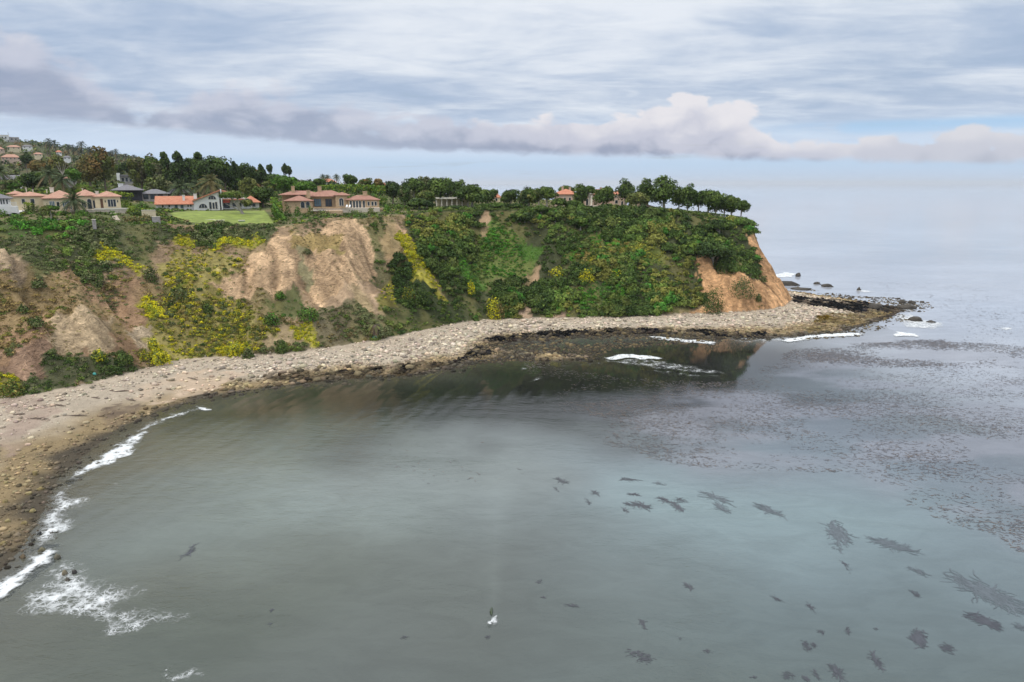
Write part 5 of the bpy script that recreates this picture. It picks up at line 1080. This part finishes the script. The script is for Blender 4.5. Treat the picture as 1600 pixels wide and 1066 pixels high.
h = House('hillside_house', 18, 284, 410, 'white house with a long grey gabled roof at the left edge above the palms'); h.box('wall', 3, 36, 280, 288, 0, 8, 'white', down=3); m = MB(); m.gable_x(h.x(2), h.x(37), h.Y - .8, h.Y + 8.8, h.z(280.4), h.z(273.5)); m.build('roof', M['roof_grey'], h.root); [h.win(u, u + 4, 281.5, 286, 0, frame='white') for u in (8, 18, 28)]
h = House('hillside_house', 112, 281, 420, 'small house with brown grey roof behind the two villa palms'); h.box('wall', 102, 122, 279, 285, 0, 8, 'stone', down=3); h.hip(101, 124, 279, 274, 0, 8, 'roof_brown'); [h.win(u, u + 4, 280.3, 284, 0, frame='white') for u in (106, 114)]
# white ranch house
h = House('white_house', 320, 328, 332, 'white house with red tile roofs and a big gable behind the green lawn')
h.box('wall', 241, 301, 318, 328.5, 1, 10, 'white', down=1.5); m = MB(); m.gable_x(h.x(239.5), h.x(301.2), h.Y - .3, h.Y + 12, h.z(318.6), h.z(306.5)); rl = m.build('roof', M['roof_red'], h.root); h.chimney(284, 287.6, 305, 316, 2.2, 'white', rl)
m = MB(); m.prism([(h.x(301), h.z(330)), (h.x(342), h.z(330)), (h.x(342), h.z(300)), (h.x(301), h.z(314.5))], h.Y, h.Y + 12); m.build('wall', M['white'], h.root)
m = MB(); m.prism([(h.x(342), h.z(330)), (h.x(404), h.z(330)), (h.x(404), h.z(317)), (h.x(344.5), h.z(299.5)), (h.x(342), h.z(299.5))], h.Y + 4, h.Y + 12.02); m.build('wall', M['white'], h.root)
m = MB(); m.prism([(h.x(299.5), h.z(315)), (h.x(344.5), h.z(298.4)), (h.x(344.5), h.z(296.3)), (h.x(299.5), h.z(313))], h.Y - 1.1, h.Y + 12.6); rg = m.build('roof', M['roof_red'], h.root)
m = MB(); m.prism([(h.x(344.7), h.z(299)), (h.x(378), h.z(308)), (h.x(378), h.z(306)), (h.x(344.7), h.z(297))], h.Y + 2.8, h.Y + 12.6); m.build('roof', M['roof_red'], h.root)
h.hip(378.4, 405, 317, 306.5, 2.5, 12.5, 'roof_red', .6); m = MB(); m.prism([(h.x(344.6), h.z(328)), (h.x(346.2), h.z(328)), (h.x(346.2), h.z(296)), (h.x(344.6), h.z(295.6))], h.Y - 1.4, h.Y + 4.2); m.build('gable_post', M['white'], h.root)
h.chimney(302, 307, 303, 311, .6, 'white', rg)
m = MB(); m.prism([(h.x(347), h.z(313.5)), (h.x(358), h.z(313.5)), (h.x(358), h.z(317.5)), (h.x(347), h.z(317.5))], h.Y + 1.0, h.Y + 3.9); m.build('awning', M['awning'], h.root)
h.box('porch', 347.5, 357.5, 318.2, 326, 3.85, 3.97, 'glass'); h.box('porch_roof', 347, 392, 311.4, 313.2, .6, 3.9, 'roof_red')
h.win(325, 337, 305.8, 311.8, 0, True, frame='trim', bars=2); h.win(325.5, 329, 316, 326.5, 0); h.win(330.6, 333.6, 317, 326.5, 0, name='door'); h.win(335, 338, 316, 326.5, 0)
h.win(309, 322, 318.6, 325, 0, True, bars=2); [h.win(u, u + 2.4, 319, 323.5, 1) for u in (251, 261)]; [h.win(u, u + 4.4, 320, 325, 1, glass='bglass') for u in (271, 280)]; [h.win(u, u + 2.2, 318.8, 323, 1) for u in (291, 295)]; h.win(393, 398, 318.5, 324.5, 4, True); h.win(362, 368, 318, 324, 4); h.win(372, 376, 318, 324, 4)
# arcaded villa
h = House('villa', 515, 332, 330, 'sprawling tan stone villa with brown tile roofs, arcade and four chimneys')
h.box('wall', 437, 470, 305.5, 325, 10, 20, 'tan', down=2); ra = h.hip(434, 500, 304.5, 298.5, 8, 20, 'roof_brown'); h.box('wall', 486, 528, 307, 325, 6, 18, 'tan', down=2.5); rb_ = h.hip(478, 540, 307, 298, 5, 18, 'roof_brown')
h.box('wall', 447, 487, 313.5, 328, 0, 12, 'tan', down=2.5); rc = h.hip(444, 487, 313.5, 306, 0, 12, 'roof_brown'); h.box('wall', 523.5, 542.5, 305.2, 326, 2.5, 12, 'tan', down=2.5); h.hip(523, 545, 305.2, 300.8, 2.5, 13, 'roof_brown')
h.box('wall', 543, 592, 312.5, 331, 1, 11, 'tan', down=3); rd = h.hip(541, 592, 312.5, 305.5, 1, 11, 'roof_brown')
h.chimney(453, 458, 291, 302, 11, 'tan', ra); h.chimney(495.5, 501.5, 291, 302, 10, 'tan', rb_); h.chimney(478.5, 484, 297.3, 310, 3, 'tan', rc); h.chimney(567.5, 574.5, 299.3, 309, 5, 'tan', rd)
h.win(489.5, 500, 311.5, 323, 6, frame='wood', bars=2, glass='bglass'); h.win(507.5, 517, 311.8, 323, 6, frame='wood', bars=1); h.win(529.5, 536, 310, 322, 2.5, True, frame='trim', bars=1); h.win(469, 475, 315, 324.5, 0, True, frame='trim'); h.win(477.3, 483, 315, 324.5, 0, True, frame='trim')
for u in (546, 551, 555.7, 560.4, 566.5): h.win(u, u + 3, 314, 325, 1, True, frame='trim', fw=.18)
for u in (574, 580, 585): h.win(u, u + 3, 316, 322, 1, frame='trim')
h.win(584.8, 588.2, 328.6, 335.5, -.5, True, frame='trim'); h.box('terrace', 488, 592, 325, 331, -4, 1 - .02, 'paving', down=3); h.box('terrace', 508, 534, 328.5, 337, -9, -4.02, 'tan', down=2); h.box('parapet', 490, 540, 323.6, 325, -4.2, -3.8, 'tan'); h.box('stair', 592, 600, 326, 336, -1, 5, 'tan', down=3)
h.box('lower_wall', 576, 592, 326, 336, -.5, 1 - .04, 'tan', down=2)
def lounger(u, v, Y, lab):
    x, y, z = at_depth(u, v, Y); root = thing('sun_lounger', (x, y, z - .35), lab, 'lounger', 'white loungers on the villa terrace')
    m = MB(); m.box(x - .35, x + .35, y - 1.1, y + .5, z - .05, z + .12); m.build('seat', M['cloth'], root); m = MB(); m.solid([(x - .35, y + .5, z), (x + .35, y + .5, z), (x + .35, y + 1.2, z + .8), (x - .35, y + 1.2, z + .8), (x - .35, y + .5, z + .15), (x + .35, y + .5, z + .15), (x + .35, y + 1.15, z + .95), (x - .35, y + 1.15, z + .95)], [(0, 1, 2, 3), (4, 5, 6, 7), (0, 1, 5, 4), (1, 2, 6, 5), (2, 3, 7, 6), (3, 0, 4, 7)]); m.build('backrest', M['cloth'], root)
    for sx in (-.3, .3):
        for sy in (-1, .4): m = MB(); m.box(x + sx - .04, x + sx + .04, y + sy - .04, y + sy + .04, z - .37, z - .055); m.build('leg', M['trim'], root)
lounger(541.5, 323.4, 326.5, 'left white sun lounger on the villa terrace'); lounger(546, 323.4, 326.5, 'right white sun lounger on the villa terrace')
# headland mansion
h = House('mansion', 920, 323, 425, 'salmon mansion with red tile roofs and white columns behind the headland pines')
h.box('wall', 868, 903, 303.5, 323, 0, 14, 'pink', down=2); ra = h.hip(867, 904, 303.5, 295.5, 0, 14, 'roof_red'); h.box('wall', 903, 960, 304, 323, 4, 14, 'pink', down=2); rb_ = h.hip(903, 960, 304, 296, 4, 15, 'roof_red'); h.box('wall', 958, 980, 303.5, 323, 0, 14, 'pink', down=2); rc = h.hip(957, 981, 303.5, 297, 0, 14, 'roof_red'); h.chimney(878.5, 881.5, 291.5, 298, 6, 'pink', ra); h.chimney(890, 893, 293, 298, 6, 'pink', ra); h.chimney(940, 943, 293, 298, 8, 'pink', rb_)
for u in (921.5, 924.8):
    m = MB(); x = h.x(u); v, q = tube([(x, h.Y + .8, h.z(323)), (x, h.Y + .8, h.z(312)), (x, h.Y + .8, h.z(303))], [.55, .5, .45], 10); link('column', mesh_np('column', np.array(v) - np.array(h.root.location), np.array(q), 4, None, True), M['trim'], h.root)
h.box('portico', 918, 928.5, 300.5, 303, 0, 3.98, 'trim'); h.win(917, 920.5, 311, 321, 4); h.win(961.5, 965.5, 313, 318, 0); h.win(961.5, 963.5, 306, 309, 0); [h.win(u, u + 3, 309, 313, 0) for u in (873, 881, 889)]; [h.win(u, u + 3, 315, 321, 0) for u in (873, 881, 889, 971)]; h.box('terrace', 908, 950, 321.5, 325, -3, 3.98, 'paving', down=2)
h = House('garden_wall', 1004, 324, 400, 'low salmon wall stepping down behind the olive pine', 'wall'); m = MB(); m.prism([(h.x(985), h.z(327)), (h.x(1026), h.z(327)), (h.x(1026), h.z(323.5)), (h.x(1014), h.z(320)), (h.x(1012), h.z(313)), (h.x(985), h.z(318))], h.Y, h.Y + 1.2); m.build('wall', M['pink'], h.root)
h = House('pavilion', 775, 315, 440, 'small pavilion with orange hip roof and dark cupola among the headland pines'); h.box('wall', 769.5, 781, 308.5, 317, 0, 6, 'cream', down=2); rf = h.hip(768.5, 782, 308.5, 300, 0, 6, 'roof_red', .3); h.box('cupola', 775.5, 778.5, 297.5, 301.5, 2.2, 3.6, 'dark', rf); h.win(774, 777, 310, 314, 0)
h = House('colonnade', 708, 324, 392, 'low cream colonnade with a vine covered top under the broad umbrella pine', 'pergola'); h.box('wall', 681, 733, 311, 324.5, 4, 5, 'cream', down=1); h.box('roof', 679, 735, 308.5, 311, -1, 6, 'trim')
for u in (682, 690, 698, 706, 714, 722, 731): x = h.x(u); v, q = tube([(x, h.Y, h.z(326)), (x, h.Y, h.z(318)), (x, h.Y, h.z(311.02))], [.32, .3, .28], 8); link('column', mesh_np('column', np.array(v) - np.array(h.root.location), np.array(q), 4, None, True), M['trim'], h.root)
h.box('parapet', 680, 734, 323.4, 325.6, -2.2, -1.9, 'trim', down=.5)
for u0, u1, ve, vr, vb, Y, rm, wm, lab in ((500, 526, 284.5, 279.5, 291, 600, 'roof_red', 'white', 'far house with a red roof and white wall on the skyline behind the villa'), (594, 605, 290.5, 285.5, 296, 560, 'roof_red', 'cream', 'far small house with an orange roof right of the villa'), (538, 546, 286, 283, 292, 600, 'roof_grey', 'white', 'far small white gabled house behind the villa'), (658, 668, 291, 287.5, 300, 520, 'roof_red', 'white', 'bit of a red roofed house behind the leftmost umbrella pine'),
                                          (11, 41, 246, 241, 252, 800, 'roof_tan', 'pink', 'wide pink hillside house at left, two rows of windows'), (-5, 18, 233, 229, 238, 980, 'roof_tan', 'pink', 'pink house high on the left hillside near the edge'), (22, 44, 230, 227, 234.5, 1050, 'roof_tan', 'cream', 'long cream house high on the left hillside'), (46, 62, 229, 226.5, 233, 1080, 'roof_grey', 'white', 'white house with grey roof on the ridge shoulder'), (97, 106, 238, 235, 241.5, 1000, 'roof_red', 'white', 'small red roofed house under the ridge palms'), (107, 119, 246, 243.5, 250, 900, 'roof_grey', 'white', 'pale grey roofed house below the lone ridge palm'), (62, 76, 241, 238.5, 245, 950, 'roof_tan', 'cream', 'cream house halfway up the left hillside')):
    h = House('hillside_house', (u0 + u1) / 2, vb, Y, lab); D = h.x(u1) - h.x(u0); h.box('wall', u0 + .6, u1 - .6, ve, vb, 0, min(12, D * .6), wm, down=4); h.hip(u0, u1, ve, vr, 0, min(12, D * .6), rm, .6)
    n = max(2, int((u1 - u0) / 6))
    for k in range(n): uu = u0 + (u1 - u0) * (k + .5) / n; h.win(uu - .9, uu + .9, ve + .9, ve + .9 + (vb - ve) * .35, 0, frame='trim', fw=.1)
h = House('hilltop_building', 28, 220, 1290, 'white flat roofed building on the hilltop at far left'); h.box('wall', 15, 28, 212.5, 221, 0, 14, 'white', down=8); h.box('wall', 28.2, 43, 214.5, 222, 1, 14, 'stone', down=8); h.box('roof', 14.6, 28.2, 211.6, 212.5, -.5, 14.5, 'trim'); h.box('mast', 27.4, 27.8, 207, 211.6, 4, 4.5, 'iron'); [h.win(u, u + 2.4, 214.5, 217, 0, frame='stone', fw=.1) for u in (17, 22)]; [h.win(u, u + 2.4, 216.5, 219, 1, frame='white', fw=.1) for u in (31, 37)]

# ------------------------------------------------------------------ lawn, garden walls, hedges
def sheet(name, poly, mat, label, dz=.06, st=1.0):
    P = np.array([raycast(u, v)[:2] for u, v in poly]); gx = np.arange(P[:, 0].min(), P[:, 0].max() + st, st); gy = np.arange(P[:, 1].min(), P[:, 1].max() + st, st); X, Y = np.meshgrid(gx, gy); m = inside(X, Y, P); Z = hz(X, Y) + dz
    ny, nx = X.shape; i = np.arange(nx - 1)[None, :] + (np.arange(ny - 1) * nx)[:, None]; q = np.stack([i, i + 1, i + nx + 1, i + nx], -1).reshape(-1, 4); q = q[m.ravel()[q].all(1)]; us = np.unique(q); rm = np.full(nx * ny, -1); rm[us] = np.arange(len(us))
    o = link(name, mesh_np(name, np.stack([X.ravel(), Y.ravel(), Z.ravel()], 1)[us], rm[q], 4, None, True), mat); tag(o, label, kind='structure'); return P
M['lawn'] = mat_plain('lawn', (.175, .215, .04), .3, .3)
LAWN = sheet('lawn', [(262, 333.5), (300, 329.5), (415, 329), (433, 351), (410, 354), (345, 352), (280, 346)], M['lawn'], 'bright mown lawn in front of the white house')
LAWN2 = sheet('lawn', [(1020, 327.5), (1150, 334), (1155, 338), (1080, 332), (1020, 330)], M['lawn'], 'narrow lawn along the brink near the point', .08)
def wall_thing(name, u0, u1, v0, v1, Y, th, mat, label, cat='wall'):
    h = House(name, (u0 + u1) / 2, v1, Y, label, cat); h.box('wall', u0, u1, v0 + .8, v1, 0, th, mat, down=1.2); h.box('coping', u0 - .4, u1 + .4, v0, v0 + .8, -.1, th + .1, 'trim')
wall_thing('retaining_wall', 291, 331, 343.5, 348, 284, .6, 'stone', 'long grey retaining wall at the front edge of the lawn'); wall_thing('garden_bench', 331, 347, 344, 347.6, 285.5, .9, 'bglass', 'low bluish bench block at the right end of the lawn wall', 'bench'); wall_thing('garden_bench', 369, 379, 344.3, 347.6, 286.5, .9, 'bglass', 'small bluish block standing alone on the lawn front', 'bench')
wall_thing('garden_wall', 100, 131, 346.5, 354, 241, .5, 'white', 'white garden wall below the tan villa above the scrub'); wall_thing('garden_wall', 218, 240, 328.2, 334.5, 268, .5, 'cream', 'cream garden wall right of the tan villa'); wall_thing('garden_wall', 233, 246, 338.5, 348, 262, .5, 'stone', 'pale stone wall end above the scrub left of the lawn'); wall_thing('gate_post', 138, 144, 343, 353, 240, .8, 'stone', 'pale stone gate post at the right end of the white garden wall', 'post')
def slats():
    wall_thing('retaining_wall', 480, 510, 329, 336, 322, .5, 'wood', 'brown low wall under the round shrubs of the arcaded villa')
slats()
hedge('hedge', [160, 185, 206], [318, 318, 322], [298.5, 299, 302], 3.5, YGREEN, 'long clipped hedge with bright yellow green top beside the dark house')
hedge('hedge', [500, 530, 560, 602], [372, 372, 374, 378], [289, 287.5, 287.5, 290], 4, YGREEN + GREEN, 'tall bright green hedge running behind the arcaded villa', ls=.45)
hedge('hedge', [424, 431, 440], [318, 312, 306], [307, 309, 322], 3.5, YGREEN + GREEN, 'yellow green hedge dividing the lawn from the arcaded villa'); hedge('hedge', [428, 434, 446], [303, 297, 290], [316, 326, 340], 3.2, GREEN, 'green hedge continuing down beside the lawn')
hedge('hedge', [985, 1010, 1060], [366, 366, 368], [325, 325.5, 327.5], 2, GREEN + DG, 'low dark hedge in front of the salmon wall'); hedge('hedge', [1028, 1070], [400, 400], [325.5, 328], 2, YGREEN, 'sunny yellow green hedge strip on the point'); hedge('hedge', [900, 955], [372, 372], [322.8, 323.8], 2, DG, 'dark hedge under the mansion terrace')
hedge('hedge', [196, 215, 240], [285, 284, 284], [322, 323, 328], 3, GREEN + YGREEN, 'bright green hedge bank right of the tan villa'); hedge('hedge', [205, 236], [272, 271], [331, 332], 1.6, DG, 'dark clipped hedge strip right of the garden steps'); hedge('hedge', [150, 172], [268, 268], [331.5, 332], 1.6, DG, 'dark clipped hedge strip left of the garden steps')
hedge('hedge', [242, 262, 285, 300], [272, 274, 278, 280], [329, 337, 344, 347], 3, OL + GG + GREEN, 'rough brushy bank at the left end of the lawn'); hedge('hedge', [610, 640], [352, 354], [319, 322], 4, GREEN + MG, 'green terraced planting right of the arcaded villa'); hedge('hedge', [38, 50], [262, 262], [316, 317], 2, YGREEN, 'small clipped hedge between the cottage and the tan villa')
for a in [(450, 339, 13, 23, DG, 'dark egg shaped clipped shrub below the arcaded villa'), (465, 336, 11, 14, GREEN, 'smaller round shrub right of the egg shaped one'), (485, 336, 12, 15, GREEN + OLIVE, 'round olive green shrub under the villa arches'), (436, 342, 14, 16, GREEN, 'lumpy green shrub beside the lawn hedge'), (505, 336, 26, 8, GG + MG, 'low spreading shrub left of the villa terrace'), (555, 336, 26, 8, MG, 'low shrub bed under the villa arcade'), (580, 336, 12, 12, OLIVE, 'olive bush before the villa lower arch'), (604, 330, 12, 11, GREEN, 'round clipped shrub right of the villa stair'), (521, 322, 9, 9, OLIVE + GREY, 'potted olive bush before the villa windows')]:
    shrub(*a, n=260, ls=.28, Y=None)

for u, v, w, hh, pal, lab in [(-2, 338, 26, 11, GREEN + MG, 'green shrub bank under the cottage'), (52, 333, 26, 16, GREY + MG, 'grey green bush before the left wing of the tan villa'), (72, 336, 22, 15, OLIVE + PINE, 'olive bush beside the palm before the tan villa'), (128, 337, 22, 9, GREEN, 'low green bush under the tan villa terrace'), (205, 334, 20, 14, YGREEN, 'yellow green bush at the right end of the tan villa'), (222, 326, 20, 12, GREEN, 'green bush below the dark house'), (26, 348, 26, 14, GREEN + BG, 'bright green bush below the cottage steps'), (118, 345, 26, 10, MG + GREEN, 'low green bush above the white garden wall'), (152, 344, 26, 9, GG + MG, 'grey green shrub right of the gate post'), (228, 345, 26, 10, GG + DB, 'brownish shrub above the pale wall end'), (205, 346, 26, 9, GG + DB, 'purplish grey shrub right of the garden steps')]:
    shrub(u, v, w, hh, pal, lab, n=420, ls=.28)

hedge('hedge', [742, 800, 850], [378, 380, 380], [320, 322, 324], 4, DG + PINE + GREEN, 'long bushy hedge along the brink under the middle headland pines', ls=.42)
hedge('hedge', [1060, 1110, 1160], [364, 362, 358], [329, 332, 339], 2.5, DG + PINE, 'low dark hedge along the brink under the end pines')

# distinct shrubs on the slope
for a in [(772, 497, 24, 36, YE, 'tall yellow flowering shrub with brown right side at the foot of the headland'), (780, 496, 18, 26, DB, 'brown dried shrub leaning on the tall yellow one'), (871, 430, 26, 14, YE, 'yellow bush on the green slope, left of three in a row'), (916, 438, 28, 18, YE, 'brightest yellow bush on the green slope, middle of three in a row'), (963, 432, 22, 12, YE + BG, 'yellow green bush on the green slope, right of three in a row'), (736, 458, 14, 20, YE, 'small upright yellow bush in the dark brush'),
          (638, 466, 24, 18, YE + OL, 'straggly yellow bush in front of the dark thicket'), (1114, 487, 36, 44, DG, 'big rounded dark shrub at the foot of the point'), (1160, 462, 40, 34, DG + GG, 'dark shrub clump halfway up the orange point'), (1178, 428, 16, 14, DG, 'small dark shrub at the top edge of the orange rock'), (1192, 440, 14, 10, GG + DG, 'grey green shrub on the orange rock face'), (1185, 470, 10, 12, GG + DG, 'small grey shrub low on the orange rock'), (1128, 425, 36, 26, DG, 'dark drooping shrub above the bare gap'),
          (282, 468, 44, 20, DG + GG, 'large dark dome shrub among the yellow flowers'), (236, 438, 20, 24, GG + DG, 'grey spiky shrub in the middle of the left slope'), (325, 487, 18, 16, DG + MG, 'round dark shrub on the yellow slope'), (36, 488, 16, 12, DG + GG, 'small dark shrub alone on the dry slope'), (56, 508, 28, 14, DG + GG, 'flat dark shrub above the pale outcrop'), (150, 446, 22, 16, DG + GG, 'dark shrub at the lower rim of the grey scrub'), (172, 452, 16, 10, DB, 'brown dead shrub right of the dark one'), (60, 448, 24, 12, DG + GG, 'dark shrub on the slope by the left rock outcrop'),
          (248, 566, 36, 24, YE, 'big yellow shrub at the edge of the beach'), (226, 560, 18, 16, YE + OL, 'smaller yellow shrub left of the big one'), (366, 556, 26, 24, YE, 'yellow shrub at the beach foot in the middle of the bay'), (388, 558, 20, 16, DG + GG, 'dark shrub right of the yellow beach shrub'), (440, 550, 20, 16, DG + MG, 'dark shrub at the foot of the bare cliff'), (425, 505, 28, 18, BG + DG, 'bright green shrub low on the bare cliff, left'), (482, 498, 36, 22, BG + MG, 'bright green shrub low on the bare cliff, right'),
          (438, 466, 18, 12, BG + MG, 'small green shrub on the middle of the bare cliff'), (155, 562, 22, 18, YE + MG, 'yellow green shrub below the pale outcrop'), (192, 566, 34, 16, DG + MG, 'dark green shrub at the top of the beach'), (20, 616, 34, 24, MG + OL, 'green brown shrub at the left edge of the beach'), (240, 545, 18, 20, YE, 'narrow yellow shrub climbing above the beach'), (648, 470, 50, 30, DG, 'dense dark bush mound under the yellow strip'), (480, 396, 14, 8, GG, 'grey tuft on the bare cliff')]:
    shrub(*a, n=int(260 + a[2] * a[3] * .8), ls=.27)
# things on the beach
palm(576, float(raycast(576, 528)[1]) + 1.5, 498, 26, 'short shaggy palm with thick grey trunk at the top of the beach', col=((.16, .17, .05), (.12, .13, .05)), skirt=True, trunk_w=1.05)
def beach_bits():
    x, y, z = raycast(178, 582); root = thing('hull', (x, y, z), 'red curved hull lying at the brush edge of the beach', 'debris'); m = MB(); prof = [(-1.1, .25), (-.8, .02), (.8, .02), (1.1, .28), (.7, .3), (-.7, .3)]
    m.prism([(x + a, z + b) for a, b in prof], y - .35, y + .35); m.build('shell', M['redhull'], root); m = MB(); m.box(x - .7, x + .7, y - .37, y + .37, z + .305, z + .36); m.build('rim', M['cloth'], root)
    x, y, z = raycast(586, 530); root = thing('bundle', (x, y, z), 'teal green bundle beside the shaggy beach palm', 'debris'); V = IV2 * (1 + .25 * np.random.default_rng(2).uniform(-1, 1, (len(IV2), 1))) * np.array((1.0, .7, .9)); V[:, 2] += .5; link('wrap', mesh_np('wrap', V, IF2, 3), M['teal'], root)
    x, y, z = raycast(148, 586); root = thing('bundle', (x, y, z), 'small pale teal scrap at the brush edge of the beach', 'debris'); V = IV2 * (1 + .3 * np.random.default_rng(3).uniform(-1, 1, (len(IV2), 1))) * np.array((.5, .4, .45)); V[:, 2] += .3; link('wrap', mesh_np('wrap', V, IF2, 3), M['teal'], root)
    r = np.random.default_rng(12)
    for k, (u, v) in enumerate([(90, 634), (150, 622), (190, 612), (240, 600), (60, 655), (120, 650), (300, 592), (205, 626), (30, 648)]):
        x, y, z = raycast(u, v); a = r.uniform(-.5, .5); L = r.uniform(1.0, 2.6); o = link('driftwood', tubes_mesh('driftwood', [([(-L, 0, .12), (0, r.normal(0, .2), .22), (L, r.normal(0, .2), .1)], [.16, .2, .09]), ([(0, 0, .2), (L * .4, .5, .35)], [.11, .04])]), M['bark'], None, (x, y, z)); o.rotation_euler = (0, 0, a); tag(o, 'weathered driftwood log on the pale upper beach', 'driftwood', 'driftwood logs on the beach')
beach_bits()

# planting on the plateau between houses (one mass of low cover)
def garden_cover():
    r = np.random.default_rng(71); N = 52000; x = r.uniform(-330, 130, N); y = r.uniform(215, 520, N); u = 800 + x / y * F * .97
    ie = inside(x, y, E_C); ok = ie & (np.abs(x / y) < .95)
    for P in (LAWN, LAWN2): ok &= ~inside(x, y, P)
    FT = [(60, 195, 264, 292), (0, 70, 266, 300), (-40, 20, 245, 262), (235, 408, 328, 348), (434, 600, 318, 352), (866, 985, 418, 445), (678, 736, 386, 402), (174, 264, 355, 378), (255, 300, 383, 396), (765, 785, 438, 448), (480, 545, 318, 352)]
    for u0, u1, y0, y1 in FT: ok &= ~((u > u0 - 6) & (u < u1 + 6) & (y > y0 - 3) & (y < y1 + 2))
    ok &= r.uniform(size=N) < np.where(y > 380, .35, .5) ; ok &= ~((u > 985) & (y < 395) & (r.uniform(size=N) < .75))
    x, y = x[ok], y[ok]; z = hz(x, y); rad = r.uniform(.4, 1.3, len(x)) * np.where(u[ok] > 600, .7, 1); pal = np.array(MG + DG + GG + YGREEN + GREEN); V, K = bush_leaves(x, y, z, rad, np.full(len(x), .75), pal[r.integers(0, len(pal), len(x))], r, 22, .34)
    tag(link('garden_planting', quads_mesh('garden_planting', V, K), M['leaf']), 'mixed low garden planting between the clifftop houses', 'garden plants', kind='stuff')
garden_cover()

# ------------------------------------------------------------------ sea air
def haze():
    m = MB(); m.box(-30500, 45800, -2900, 60800, -8, 190); o = m.build('haze', None); mt = bpy.data.materials.new('sea_haze'); mt.use_nodes = True; t = NT(mt.node_tree)
    v = t.n('ShaderNodeVolumePrincipled', ins={'Color': (.93, .96, 1.0, 1), 'Density': HAZE, 'Anisotropy': .2}); out = t.n('ShaderNodeOutputMaterial'); t.nt.links.new(v.outputs[0], out.inputs['Volume'])
    o.data.materials.append(mt); tag(o, kind='stuff')
HAZE = .00004
haze()
